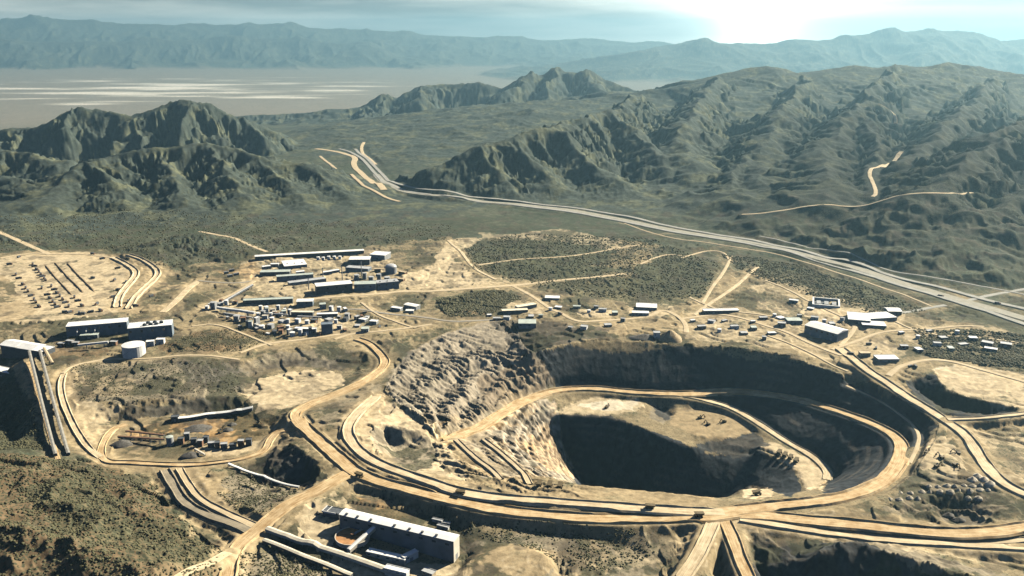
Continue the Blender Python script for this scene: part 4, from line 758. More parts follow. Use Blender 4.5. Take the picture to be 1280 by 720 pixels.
m = MB(); m.box(-2, rT+3, -1.3, 1.3, 13.7, 14.2); m.box(-2, rT+3, -1.35, -1.2, 14.2, 15.3); m.box(-2, rT+3, 1.2, 1.35, 14.2, 15.3); b_ = m.out('bridge', WHITE_W, t); b_.rotation_euler = (0, 0, .9)
MB().cyl(0, 0, 12.3, 16.5, 2.6, 14).out('rake_drive', RUST, t)
for k in range(8):
    a = 2*math.pi*k/8+.2; MB().box(rT*.86*math.cos(a)-.8, rT*.86*math.cos(a)+.8, rT*.86*math.sin(a)-.8, rT*.86*math.sin(a)+.8, -6, 7.4).out('leg', CONC, t)
t = building('shed', 'dark low shed with a white framed roof at the upper end of the warehouse', (404, 645), (424, 650), 14, 9, DARK_W, DARK_W, wins=0, doors=0)
m = MB(); m.box(-1.2, 21, -1.4, -.62, 8, 10.6); m.box(-1.4, -.62, -.6, 14.6, 8, 10.6); m.box(6.5, 7.5, 0, 14, 10.31, 10.9); m.out('roof_frame', WHITE_W, t)
tag(heap('boulder', 'small dark boulder on the pale sand left of the warehouse', (397, 642), 3.0, 4.0, mat('dark_rock', (.07, .065, .06), .9), seed=4), 'small dark boulder on the pale sand left of the warehouse', 'boulder')
gallery('conveyor', 'short inclined grey conveyor rising from the low shed roofs to the warehouse wall', [(436, 694), (470, 672)], 6, 5, (4, 14), CONC, WHITE_R, 16)
building('shed', 'long low white roofed shed in front of the warehouse', (458, 694), (506, 708), 9, 9, CONC, WHITE_R, wins=4, doors=2)
building('shed', 'short white shed angled across the near end of the low shed', (506, 706), (523, 697), 7, 10, WHITE_W, WHITE_R, wins=1)
building('shed', 'white flat roofed shed at the bottom edge below the warehouse', (480, 718), (508, 724), 9, 9, WHITE_W, WHITE_R, wins=2)
building('cabin', 'small tan cabin beside the near corner of the warehouse', (527, 719), (540, 722), 9, 6, TAN_W, GREY_R, wins=1)
gallery('covered_conveyor', 'long pale covered conveyor leaving the road bend toward the bottom edge', [(334, 665), (380, 680), (430, 698), (505, 722)], 8, 4.5, (1.5, 2), CONC, mat('pale_sheet_roof', (.58, .53, .42), .6, .2, .08, 0, .3, .3), 20)
gallery('covered_conveyor', 'lower of two parallel covered conveyors running off the bottom edge', [(330, 678), (375, 696), (440, 722)], 6, 4, (1.5, 2), DARK_W, mat('pale_sheet_roof', (.58, .53, .42)), 20)
for k, (u, v, w_) in enumerate(((540, 652, 12), (552, 655, 10), (546, 660, 14))):
    building('container', ['white container on the gravel pad behind the warehouse, farthest of three', 'white container on the gravel pad behind the warehouse, nearest the haul road', 'white container on the gravel pad behind the warehouse, nearest the warehouse roof'][k], (u, v), (u+w_, v+3), 4, 4, WHITE_W, GREY_R, wins=0, group='containers on the gravel pad', cat='container')

# ------------------------------------------------------------------ long conveyor line and its head house at the left edge
DECK = mat('worn_grey_deck', (.27, .26, .225), .7, .3, .1)
t = building('head_house', 'tall conveyor head house with two white roof bays at the left edge', (3, 447), (53, 447), 34, 27, DARK_W, WHITE_R, wins=0, doors=1)
m = MB(); m.gable(-2, 43, -2, 36, 29.5, 5, .5); m.out('roof_bay', WHITE_R, t); m = MB(); m.gable(46, 90, -2, 36, 28.7, 5, .5); m.out('roof_bay', WHITE_R, t)
gallery('conveyor', 'left gallery of the twin conveyors running down from the head house', [(38, 448), (54, 512), (70, 571)], 5, 4.5, (9, 2), DARK_W, DECK, 18)
gallery('conveyor', 'right gallery of the twin conveyors running down from the head house', [(51, 446), (69, 512), (86, 570)], 5, 4.5, (9, 2), DARK_W, DECK, 18)
gallery('conveyor', 'short inclined tan chute beside the twin conveyors below the head house', [(56, 442), (66, 456)], 5, 4, (10, 1), TAN_W, TAN_W, 15)
building('shed', 'dark shed with a torn white roof below the head house at the left edge', (-12, 470), (14, 466), 22, 14, DARK_W, WHITE_R, wins=0)
t = building('mill_building', 'long dark fronted mill with a white roof and a lower wing holding roof plant', (84, 422), (160, 417), 34, 27, BLUE_W, WHITE_R, wins=6, doors=3)
t2 = building('mill_annex', 'flat roofed mill annex with dark roof machinery adjoining the long white roofed mill', (161, 425), (216, 421), 42, 27, BLUE_W, WHITE_R, wins=4, doors=2)
for k, (x, y) in enumerate(((34, 12), (46, 15), (58, 14), (40, 26), (54, 28), (68, 22))): MB().box(x-4, x+4, y-3, y+3, 27.72, 31.5).cyl(x, y, 31.5, 33, 1.8, 10).out('roof_plant', DARK_W, t2)
for k, x in enumerate((20, 38, 56)): m = MB(); m.beam((x, -2, 2), (x+3, -9, 16), 1.6, 1.6); m.beam((x+3, -9, 16), (x+3, 1, 20), 1.6, 1.6); m.out('duct', WHITE_W, t)
tank('storage_tank', 'largest white tank with a conical roof standing before the mill annex', (168, 443), 23, 22)
for k, (u, v) in enumerate(((188, 434), (200, 431))): building('white_cabin', ['left one of two small white cabins right of the largest white tank', 'right one of two small white cabins right of the largest white tank'][k], (u-5, v), (u+5, v-1), 12, 11, WHITE_W, WHITE_R, wins=1, cat='cabin', group='cabins beside the tank')
building('shed', 'low pale green roofed shed before the dark wall of the long mill', (100, 425), (122, 423), 14, 9, DARK_W, GREEN_R, wins=1)
gallery('pipe_bridge', 'pale elevated pipe bridge between the head house and the largest white tank', [(98, 437), (136, 433)], 4, 4, (8, 8), WHITE_W, WHITE_R, 25, cat='pipe bridge')
for k, (u, v) in enumerate(((76, 434), (86, 431), (94, 433), (141, 432))): building('shed', ['small brown shed nearest the head house', 'small brown shed under the left end of the long mill', 'small brown shed at the left end of the pale pipe bridge', 'small brown shed between the pipe bridge and the largest tank'][k], (u-4, v), (u+4, v), 9, 8, RUST, GREY_R, wins=1, group='brown sheds below the mill', doors=1)

# ------------------------------------------------------------------ upper plant
building('storage_shed', 'very long narrow grey roofed shed along the back of the upper plant', (319, 326), (455, 317), 20, 13, DARK_W, WHITE_R, 'gable', wins=8, doors=2)
building('hall', 'wide white roofed hall in front of the long narrow shed', (356, 338), (384, 334), 70, 11, BLUE_W, WHITE_R, vents=3, wins=3)
building('hall', 'dark sided hall with a white roof near the right end of the long narrow shed', (436, 332), (462, 331), 42, 17, DARK_W, WHITE_R, wins=3)
building('hall', 'pale roofed hall at the right end of the upper plant behind the domed tank', (462, 324), (481, 325), 46, 14, GREY_W, WHITE_R, wins=2)
tank('domed_tank', 'large grey domed tank at the upper right corner of the upper plant', (489, 341), 16, 18, GREY_W, GREY_R, 'dome')
building('hall', 'long pale green roofed hall at the left of the upper plant', (325, 346), (362, 345), 26, 12, DARK_W, GREEN_R, wins=4)
building('hall', 'second pale green roofed hall, just below the wide white hall', (346, 352), (392, 349), 20, 13, GREY_W, GREEN_R, wins=4)
building('hall', 'low hall with a long whitish roof in the middle of the upper plant', (362, 357), (408, 354), 22, 12, GREY_W, GREY_R, wins=4)
building('process_building', 'tall dark process building with a white roof strip at the front of the upper plant', (396, 369), (441, 365), 36, 22, DARK_W, WHITE_R, wins=4, doors=2)
building('process_building', 'dark process block with a pale green roof right of the tall process building', (443, 365), (470, 363), 32, 20, BLUE_W, GREEN_R, wins=3)
building('process_building', 'dark process block with a grey roof at the right front of the upper plant', (472, 363), (499, 361), 30, 20, BLUE_W, GREY_R, wins=3, vents=3)
building('process_building', 'blue grey process block behind the front row of the upper plant', (432, 341), (460, 340), 26, 15, BLUE_W, GREY_R, wins=3)
for k, (u, v) in enumerate(((398, 325), (404, 325), (411, 324), (418, 324), (425, 324))): tank('water_tank', f'{ORD[k]} small white tank from the left, in the row before the long narrow shed', (u, v), 5, 9, group='small white tanks behind the upper plant', ladder=False)
for k, (u, v, r_, h_) in enumerate(((446, 350, 7, 15), (456, 349, 6, 18), (464, 352, 7, 14), (474, 350, 6, 17), (484, 352, 8, 13), (493, 356, 6, 12))): tank('process_tank', f'{ORD[k]} grey process tank from the left, in the row behind the dark process blocks', (u, v), r_, h_, GREY_W, GREY_R, 'flat', group='grey process tanks', ladder=False)
for k, (u, v) in enumerate(((410, 344), (420, 342), (376, 344), (334, 337), (343, 334))): building('shed', ['white shed left of two in the middle of the upper plant', 'white shed right of two in the middle of the upper plant', 'white shed below the wide white hall', 'small shed at the left end of the long narrow shed', 'small shed between the long narrow shed and the wide white hall'][k], (u-5, v), (u+5, v-1), 14, 8, GREY_W, WHITE_R, wins=1)
for k, (u, v) in enumerate(((472, 340), (500, 352), (502, 343))): building('shed', ['rusty shed before the pale roofed hall at the right of the upper plant', 'rusty shed beside the right front process block', 'rusty shed right of the domed tank'][k], (u-4, v), (u+4, v), 12, 8, RUST, TAN_W, wins=0)
for k, (u, v) in enumerate(((283, 343), (290, 340), (296, 345), (288, 347))): building('container', ['dark container farthest from the upper plant on its orange dirt pad', 'dark container at the back of the orange dirt pad', 'dark container nearest the upper plant on the orange dirt pad', 'dark container at the front of the orange dirt pad'][k], (u-3, v), (u+3, v-1), 5, 6, DARK_W, GREY_R, wins=0, doors=0, cat='container', group='containers on the orange pad')
for k, (u, v) in enumerate(((386, 362), (404, 350), (428, 350), (452, 345))):
    g = hit(u, v); t = thing('chimney', ['slim pale stack at the left of the tall process building', 'slim pale stack behind the tall process building', 'slim pale stack above the right part of the tall process building', 'slim pale stack behind the blue grey process block'][k], 'stack', g, 0, 'slim stacks of the upper plant'); MB().cyl(0, 0, -2, 30+4*k, 1.5, 12, 1.0).out('shaft', GREY_W, t); MB().cyl(0, 0, 30+4*k-2, 30.2+4*k, 1.6, 12).out('rim', DARK_W, t)

# ------------------------------------------------------------------ middle plant
building('workshop', 'long low workshop with a pale green roof at the back of the middle plant', (304, 381), (366, 380), 18, 13, DARK_W, GREEN_R, wins=6, doors=3)
building('workshop', 'gabled white roofed workshop at the right end of the long low workshop', (371, 384), (391, 383), 24, 14, BLUE_W, WHITE_R, 'gable', wins=2)
gallery('conveyor', 'long pale conveyor crossing the left half of the middle plant', [(272, 388), (300, 393), (319, 397)], 6, 5, (6, 9), WHITE_W, WHITE_R, 20)
gallery('conveyor', 'grey inclined conveyor rising at the back left of the middle plant', [(274, 383), (316, 360)], 6, 4, (3, 6), DARK_W, GREY_R, 22)
building('shed', 'long pale roofed shed in the centre of the middle plant', (364, 395), (391, 395), 14, 9, DARK_W, mat('cream_roof', (.66, .60, .45), .6, .15, .08), wins=3)
building('shed', 'long pale roofed shed right of the centre of the middle plant', (396, 396), (422, 397), 13, 9, DARK_W, WHITE_R, wins=3)
building('silo_block', 'square dark blue grey silo block at the front of the middle plant', (402, 417), (416, 417), 18, 22, BLUE_W, BLUE_W, wins=0)
building('shed', 'white roofed low shed left of the square silo block', (368, 415), (394, 416), 12, 8, GREY_W, WHITE_R, wins=3)
rows = [('back', [(258, 387, 1, 10, 12), (266, 387, 1, 10, 13), (326, 387, 0, 5, 10), (333, 389, 0, 6, 12), (341, 391, 1, 9, 9), (348, 387, 0, 5, 11), (356, 390, 0, 4, 9), (404, 387, 1, 9, 9), (413, 389, 1, 8, 10), (424, 389, 0, 6, 11), (433, 390, 1, 9, 8)]),
        ('middle', [(286, 400, 2, 7, 10), (295, 402, 1, 10, 10), (304, 403, 2, 8, 8), (319, 406, 1, 6, 16), (331, 399, 1, 10, 9), (340, 401, 0, 6, 8), (350, 404, 1, 9, 10), (360, 404, 0, 5, 10), (371, 404, 1, 11, 8), (384, 405, 0, 6, 9), (396, 404, 2, 9, 9), (408, 402, 1, 9, 8), (420, 404, 0, 5, 9), (431, 402, 2, 8, 7)]),
        ('front', [(322, 413, 2, 8, 6), (337, 411, 1, 9, 7), (352, 414, 2, 8, 8), (360, 411, 0, 5, 8), (424, 412, 1, 8, 9), (432, 415, 2, 8, 6), (446, 409, 2, 10, 5), (456, 416, 1, 11, 6)])]
rq = random.Random(21)
for nm_, v_, u0, u1, n_ in (('rear', 382, 262, 300, 6), ('inner', 394.5, 322, 362, 9), ('lower', 409, 300, 330, 6), ('outer', 399, 424, 462, 7), ('lowest', 419, 334, 400, 9)):
    rows.append((nm_, [(u0+(u1-u0)*(k+.5+rq.uniform(-.3, .3))/n_, v_+rq.uniform(-1.5, 1.5), rq.choice([0, 1, 2, 2]), rq.uniform(4, 8), rq.uniform(5, 12)) for k in range(n_)]))
for nm, L_ in rows:
    for k, (u, v, kd, s_, h_) in enumerate(L_):
        if kd == 0: tank('process_tank', f'small white tank, {ORD[k]} unit from the left in the {nm} row of the middle plant', (u, v), s_*.9, h_, WHITE_W, WHITE_R, 'cone' if k % 2 else 'flat', ladder=False)
        else: building('plant_unit', kind='gable' if k % 4 == 1 else 'flat', label=f'{"pale" if kd == 1 else "dark"} boxy plant unit, {ORD[k]} from the left in the {nm} row of the middle plant', p=(u-s_*(.18+.06*(k*7 % 5)), v), q=(u+s_*(.18+.06*(k*7 % 5)), v+(k*3 % 5-2)*.35), dep=7+s_*(.3+.25*(k*5 % 4)), h=h_*(.6+.15*(k*11 % 6)), wall= (GREY_W if k % 2 else WHITE_W) if kd == 1 else (DARK_W if k % 2 else RUST), roof=[WHITE_R, GREY_R, GREEN_R, WHITE_R, CONC][k % 5] if kd == 1 else [GREY_R, DARK_W, RUST][k % 3], wins=1, cat='plant unit', doors=1)
for k, (p_, q_) in enumerate((((280, 395), (316, 401)), ((330, 395), (360, 397)), ((372, 399), (402, 400)))): gallery('pipe_rack', ['grey pipe rack below the long pale conveyor', 'grey pipe rack in front of the long low workshop', 'grey pipe rack in front of the long pale roofed sheds'][k], [p_, q_], 3, 2.5, (6, 6), GREY_W, GREY_R, 14, cat='pipe rack')
for k, (u, v, w_) in enumerate(((494, 388, 12), (512, 391, 10), (452, 402, 8), (466, 405, 9))): building('shed', ['white shed right of the middle plant beside the grey road', 'white shed nearest the brown knoll right of the middle plant', 'pale shed left of two on the ground right of the middle plant', 'pale shed right of two on the ground right of the middle plant'][k], (u-w_/2, v), (u+w_/2, v+1), 14, 7, GREY_W, WHITE_R, wins=1)
t = building('truck_shop', 'white truck shop with grey lean-to right of the upper plant road', (505, 385), (520, 388), 18, 9, GREY_W, WHITE_R, 'gable', wins=2)

# ------------------------------------------------------------------ buildings behind and right of the pit
BL_ = [('large grey roofed warehouse with a dark front at the right of the pit', (1005, 416), (1046, 428), 44, 19, BLUE_W, WHITE_R, 'gable', 0, 3, 6),
 ('wide white roofed shed left of two behind the large grey warehouse', (1060, 404), (1088, 405), 62, 9, DARK_W, WHITE_R, 'flat', 0, 1, 2), ('wide white roofed shed right of two behind the large grey warehouse', (1089, 402), (1121, 401), 44, 8, GREY_W, WHITE_R, 'flat', 0, 1, 2),
 ('long white roofed shed nearest the large grey warehouse on its right', (1078, 410), (1108, 410), 34, 7, DARK_W, WHITE_R, 'flat', 0, 1, 2), ('small white building with a dark gable by the highway crossing', (1110, 393), (1127, 394), 30, 9, DARK_W, WHITE_R, 'gable', 0, 1, 1),
 ('long low white shed on the pale pad left of the large grey warehouse', (880, 393), (924, 390), 18, 8, DARK_W, WHITE_R, 'flat', 0, 2, 4),
 ('white roofed shed at the back of the pad above the pit rim', (795, 388), (821, 388), 36, 8, GREY_W, WHITE_R, 'flat', 0, 1, 2), ('low white shed in front of the white roofed shed above the pit rim', (790, 394), (811, 395), 18, 6, GREY_W, WHITE_R, 'flat', 0, 1, 2),
 ('long pale roofed shed on the pad above the rocky wall', (628, 393), (660, 390), 16, 8, DARK_W, mat('cream_roof', (.66, .60, .45)), 'flat', 0, 2, 3), ('cream roofed shed beside the long pale shed above the rocky wall', (648, 387), (671, 384), 18, 7, GREY_W, mat('cream_roof', (.66, .60, .45)), 'flat', 0, 1, 2),
 ('small bright white shed beside the track junction', (681, 376), (699, 375), 24, 7, GREY_W, WHITE_R, 'flat', 0, 1, 1), ('square pale roofed block right at the dark notch of the pit rim', (648, 411), (670, 410), 34, 12, BLUE_W, GREEN_R, 'flat', 0, 1, 2),
 ('pale green roofed shed left of the large grey warehouse', (985, 404), (1003, 406), 26, 9, GREY_W, GREEN_R, 'flat', 0, 1, 1), ('small dark shed at the left of the pale green roofed shed', (972, 408), (982, 409), 14, 8, DARK_W, GREY_R, 'flat', 0, 1, 1),
 ('white fronted cabin beside the tan cone above the pit rim', (817, 424), (825, 424), 14, 14, WHITE_W, GREY_R, 'flat', 0, 1, 1),
 ('pale pad roofed shed on the slope above the right rim road', (1098, 453), (1124, 452), 26, 6, GREY_W, WHITE_R, 'flat', 0, 1, 2), ('tan shed at the right edge of the rim road fork', (1076, 446), (1088, 446), 14, 7, TAN_W, TAN_W, 'flat', 0, 1, 1),
 ('white cabin farthest left in the scrub beside the right edge dump', (1212, 426), (1222, 427), 14, 7, DARK_W, WHITE_R, 'flat', 0, 1, 1), ('dark shed behind the white cabin in the scrub near the right edge', (1226, 432), (1240, 434), 16, 8, DARK_W, GREY_R, 'flat', 0, 1, 1), ('long white cabin nearest the dump in the scrub near the right edge', (1230, 439), (1246, 441), 12, 7, DARK_W, WHITE_R, 'flat', 0, 1, 1), ('rust coloured shed farthest right in the scrub near the right edge', (1250, 434), (1264, 436), 16, 8, RUST, GREY_R, 'flat', 0, 1, 1),
 ('small white hut on the pale ground below the walled dark yard', (1008, 388), (1016, 388), 12, 6, GREY_W, WHITE_R, 'flat', 0, 1, 1), ('small white hut left of the walled dark yard', (986, 378), (997, 379), 12, 6, GREY_W, WHITE_R, 'flat', 0, 1, 1)]
for lb, p_, q_, dp_, h_, wm, rm, kd, vn, dr, wn in BL_: building('warehouse' if 'warehouse' in lb[:40] and 'shed' not in lb else 'cabin' if 'cabin' in lb or 'hut' in lb else 'shed', lb, p_, q_, dp_, h_, wm, rm, kd, vn, dr, wn, cat='warehouse' if lb.startswith('large') else 'cabin' if 'cabin' in lb or 'hut' in lb else 'shed')
for where, pts in (('on the pale ground behind the large grey warehouse', [(942, 404, 1), (955, 400, 2), (968, 396, 0), (979, 400, 1), (1000, 397, 2), (1018, 400, 1), (1030, 403, 0), (1041, 408, 2), (1052, 401, 1)]),
                   ('among the pale pads above the back pit rim', [(712, 411, 2), (721, 386, 1), (729, 412, 1), (736, 391, 0), (745, 386, 2), (753, 390, 1), (761, 409, 2), (769, 394, 1), (778, 402, 2)]),
                   ('in the scrub right of the wide white sheds', [(1128, 418, 1), (1131, 436, 2), (1147, 423, 0), (1151, 440, 1), (1163, 416, 2), (1172, 433, 1), (1181, 425, 2), (1190, 439, 1), (1196, 417, 0), (1206, 433, 2)]),
                   ('between the back rim and the long low white shed', [(867, 403, 1), (878, 411, 2), (888, 404, 1), (899, 415, 0), (907, 403, 2), (919, 411, 1), (931, 419, 2), (943, 413, 1), (955, 425, 2), (966, 419, 1)]),
                   ('around the long pale shed above the rocky wall', [(612, 396, 1), (621, 401, 2), (633, 400, 1), (664, 398, 2), (676, 397, 1), (688, 388, 0), (697, 386, 1)])):
    for k, (u, v, kd) in enumerate(pts):
        lb = f'{ORD[k]} {["white tank", "pale shed", "dark shed"][kd]} from the left {where}'
        if kd == 0: tank('water_tank', lb, (u, v), 4.5, 7, WHITE_W, WHITE_R, 'cone', ladder=False)
        else: w_ = 2.6+(k*7 % 4)*.7; building('shed', lb, (u-w_, v), (u+w_, v+(k % 3-1)*.6), 8+(k*5 % 4)*3, 4+(k % 3)*1.5, [GREY_W, TAN_W, WHITE_W][k % 3] if kd == 1 else [DARK_W, RUST][k % 2], [WHITE_R, GREEN_R, GREY_R][k % 3] if kd == 1 else GREY_R, wins=1)
A_, B_, Lg, rot = edge((1015, 384), (1050, 386)); t = thing('walled_yard', 'square yard with white walls and a dark floor beside the highway plain', 'walled yard', A_, rot); m = MB()
m.box(0, Lg, 0, 4, -3, 8); m.box(0, Lg, 62, 66, -3, 8); m.box(0, 4, 4.003, 61.997, -3, 8); m.box(Lg-4, Lg, 4.003, 61.997, -3, 8); m.out('wall', WHITE_W, t); MB().box(4.01, Lg-4.01, 4.01, 61.99, -3, 1).out('floor', DARK_W, t)
for k in range(3): MB().box(10+k*18, 20+k*18, 16, 44, 1.01, 6).out('bin', GREY_W, t)
heap('stockpile', 'tan conical stockpile on the ground above the back pit rim', (838, 423), 26, 21, mat('tan_ore', (.36, .28, .17), .95, .4, .3), seed=2, cat='stockpile')
heap('stockpile', 'dark rubble stockpile left of the tan cone above the back pit rim', (806, 423), 24, 11, mat('dark_rubble', (.10, .095, .085), .95, .5, .3), seed=6, cat='stockpile', sx=1.5)

# ------------------------------------------------------------------ trucks and machines
def haul_truck(label, loc, rot, group=None):
    t = thing('haul_truck', label, 'haul truck', loc, rot, group)
    m = MB(); m.box(-5.2, 5.0, -1.5, 1.5, 1.5, 2.9); m.box(3.2, 5.6, -2.6, 2.6, 1.3, 3.6); m.out('chassis', YEL, t)
    m = MB(); m.add([(-6.2,-3,4.4),(2.8,-3,3.0),(2.8,3,3.0),(-6.2,3,4.4),(-7.0,-3.2,6.2),(3.0,-3.2,6.9),(3.0,3.2,6.9),(-7.0,3.2,6.2)], [(3,2,1,0),(0,1,5,4),(1,2,6,5),(2,3,7,6),(3,0,4,7),(4,5,6,7)]); m.box(2.9, 5.6, -3.1, 3.1, 6.5, 6.95); m.out('dump_bed', YEL, t)
    m = MB(); m.box(3.3, 5.2, .4, 2.6, 3.62, 6.2); m.out('cab', GLS, t)
    for x in (-3.4, 3.6):
        for y in (-2.7, 2.7):
            w = MB(); n = 16; V = []
            for yy in (y-.75, y+.75): V += [(x+1.55*math.cos(2*math.pi*k/n), yy, 1.5+1.55*math.sin(2*math.pi*k/n)) for k in range(n)]
            w.add(V, [(k, n+k, n+(k+1) % n, (k+1) % n) for k in range(n)]+[tuple(range(n)), tuple(range(2*n-1, n-1, -1))]); w.out('wheel', RUB, t)
    return t
def head(u, v, u2, v2): A, B = hit(u, v), hit(u2, v2); return math.atan2(B[1]-A[1], B[0]-A[0])
spots = [((674, 608), (677, 603), 'left one of three dump trucks queued on the near rim of the pit', 'dump trucks queued on the near rim'), ((687, 609), (690, 604), 'middle one of three dump trucks queued on the near rim of the pit', 'dump trucks queued on the near rim'), ((700, 610), (703, 605), 'right one of three dump trucks queued on the near rim of the pit', 'dump trucks queued on the near rim'),
 ((449, 597), (462, 602), 'dump truck at the fork of the haul road above the warehouse', None), ((873, 647), (860, 648), 'dump truck on the wide road junction in front of the pit', None), ((946, 619), (955, 618), 'dump truck on the small bench inside the near rim', None),
 ((974, 568), (981, 560), 'first from the left of four dump trucks lined up on the pit bench', 'dump trucks lined up on the pit bench'), ((981, 571), (988, 563), 'second from the left of four dump trucks lined up on the pit bench', 'dump trucks lined up on the pit bench'), ((988, 574), (995, 566), 'third from the left of four dump trucks lined up on the pit bench', 'dump trucks lined up on the pit bench'), ((995, 578), (1002, 570), 'fourth from the left of four dump trucks lined up on the pit bench', 'dump trucks lined up on the pit bench'),
 ((576, 619), (590, 622), 'dump truck on the pale inner road left of the pit rim', None), ((812, 637), (800, 636), 'dump truck on the pale inner road before the pit junction', None)]
T0 = None
for p_, q_, lb, gp in spots:
    loc = hit(*p_); loc[2] += .75; rt = head(*p_, *q_)
    if T0 is None: T0 = haul_truck(lb, loc, rt, gp)
    else:
        c = dup(T0, loc, rt, lb)
        if gp: c['group'] = gp
        elif 'group' in c: del c['group']
for o in [o for o in bpy.data.objects if o.name.startswith('haul_truck')]: o.scale = (1.1, 1.1, 1.1)
def digger(label, loc, rot, group=None):
    t = thing('excavator', label, 'excavator', loc, rot, group); m = MB(); m.box(-4, 4, -3.2, -1.6, 0, 1.7); m.box(-4, 4, 1.6, 3.2, 0, 1.7); m.out('track', RUB, t)
    m = MB(); m.box(-4.5, 2.5, -2.6, 2.6, 1.72, 4.6); m.out('body', YEL, t); MB().box(.8, 2.9, .6, 2.5, 4.61, 6.4).out('cab', GLS, t)
    m = MB(); m.beam((2, -.8, 3.5), (7.5, -.8, 8.5), 1.1, 1.3); m.beam((7.5, -.8, 8.5), (10.5, -.8, 3.5), .9, 1.0); m.out('boom', YEL, t); MB().box(9.4, 11.8, -2, .4, 1.2, 3.6).out('bucket', RUST, t); return t
D0 = None
for (u, v, rt, lb) in ((875, 523, .3, 'excavator farthest left on the tan inner bench of the pit'), (885, 531, 2.2, 'excavator nearest the dark slope on the tan inner bench'), (905, 528, 3.6, 'excavator at the right on the tan inner bench of the pit'), (758, 510, 1.0, 'excavator on the pale inner bench behind the dark pit'), (1158, 567, .8, 'excavator at the left of the pale machine lot by the right road'), (1176, 573, 2.0, 'excavator in the centre of the pale machine lot by the right road'),
        (1171, 584, .4, 'excavator at the near edge of the pale machine lot by the right road'), (1197, 568, 2.6, 'excavator at the top of the pale machine lot by the right road'), (1194, 583, 5.0, 'excavator nearest the right road on the pale machine lot'), (276, 541, 1.2, 'excavator on the orange ground of the crushing yard'), (320, 532, .2, 'excavator at the right of the crushing yard orange ground')):
    g = hit(u, v)
    D0 = digger(lb, g, rt) if D0 is None else (dup(D0, g, rt, lb), D0)[1]
for o in [o for o in bpy.data.objects if o.name.startswith('excavator')]: o.scale = (.95, .95, .95)
def lorry(label, loc, rot, group=None):
    t = thing('parked_truck', label, 'truck', loc, rot, group); m = MB(); m.box(-6, 3, -1.6, 1.6, 1.3, 4.6); m.out('box_body', DARK_W, t); m = MB(); m.box(3.2, 6, -1.5, 1.5, .9, 3.6); m.box(-6, 6, -1, 1, .7, 1.25); m.out('cab', RUST, t)
    for x in (-4.5, -2.8, 4.4):
        for y in (-1.3, 1.3):
            w = MB(); n = 10; V = [(x+.75*math.cos(2*math.pi*k/n), yy, .75+.75*math.sin(2*math.pi*k/n)) for yy in (y-.3, y+.3) for k in range(n)]; w.add(V, [(k, n+k, n+(k+1) % n, (k+1) % n) for k in range(n)]+[tuple(range(n)), tuple(range(2*n-1, n-1, -1))]); w.out('wheel', RUB, t)
    return t
L0 = None; GL = 'trucks parked on the pale storage yard'
def park(u, v, rt, lb, gp=GL, s=1.3):
    global L0
    g = hit(u, v)
    if L0 is None: L0 = lorry(lb, g, rt, gp); c = L0
    else: c = dup(L0, g, rt, lb, gp)
    c.scale = (s, s, s)
rows_ = [('leftmost', (20, 344), (49, 384), [0, .12, .3, .42, .52, .66, .78, .86, 1]), ('second', (41, 331), (58, 352), [0, .12, .3, .45, .6, .72, .84, .95]), ('third', (63, 357), (88, 386), [.05, .2, .34, .48, .62, .76, .92]), ('fourth', (50, 358), (73, 386), [.1, .4, .55, .7, .82, .95]), ('rightmost', (92, 371), (104, 384), [.1, .45, .9])]
for nm, p_, q_, fs in rows_:
    rt = head(*p_, *q_)
    for k, f_ in enumerate(fs): park(p_[0]+(q_[0]-p_[0])*f_, p_[1]+(q_[1]-p_[1])*f_, rt+(k % 3-1)*.25+(1.57 if k % 4 == 1 else 0), f'{ORD[k]} dark truck from the far end of the {nm} row on the storage yard')
for k, (u, v) in enumerate(((82, 391), (88, 391), (99, 392), (103, 393), (113, 391), (121, 381), (126, 389))): park(u, v, .2+k*.9, f'{ORD[k]} dark truck from the left along the near edge of the storage yard')
for k, (u, v, lb) in enumerate(((12, 331, 'dark truck alone at the far left corner of the pale storage yard'), (24, 322, 'dark truck near the far edge of the pale storage yard'), (116, 348, 'dark truck alone in the empty middle of the pale storage yard'), (147, 336, 'dark truck at the far right corner of the pale storage yard'), (143, 351, 'dark truck in front of the curved banks at the right of the storage yard'), (116, 318, 'dark truck at the top edge of the storage yard near the scrub'), (128, 324, 'dark truck where the curved banks begin'), (158, 353, 'dark truck farthest along the lower curved bank'), (148, 363, 'dark truck halfway down the right side of the storage yard'), (141, 372, 'dark truck lowest on the right side of the storage yard'), (160, 378, 'dark truck on the tan slope right of the storage yard'), (170, 383, 'dark truck left of two on the tan slope above the mill annex'), (190, 371, 'dark truck right of two on the tan slope above the mill annex'))): park(u, v, .4+k*1.1, lb)
for k, (u, v, lb) in enumerate(((1138, 459, 'dark truck left of two at the mouth of the right edge dump'), (1144, 459, 'dark truck right of two at the mouth of the right edge dump'), (1063, 443, 'dark truck on the rim road fork right of the pit'), (455, 392, 'dark truck on the grey road right of the middle plant'), (474, 410, 'dark truck on the track between the middle plant and the rocky wall'), (700, 393, 'dark truck on the track left of the pale pads above the pit rim'), (1086, 431, 'dark truck on tan ground below the large grey warehouse'), (1095, 436, 'second dark truck on tan ground below the large grey warehouse'))): park(u, v, .5+k, lb, 'trucks on the roads', 1.1)
for u, v, lb in ((1176, 371, 'dark truck on the highway just left of the crossing road'), (1247, 380, 'dark truck on the highway right of the crossing road')): park(u, v, -.5, lb, 'trucks on the roads', 1.2)
brn = mat('brown_windrow', (.21, .16, .10), .95, .4, .2)
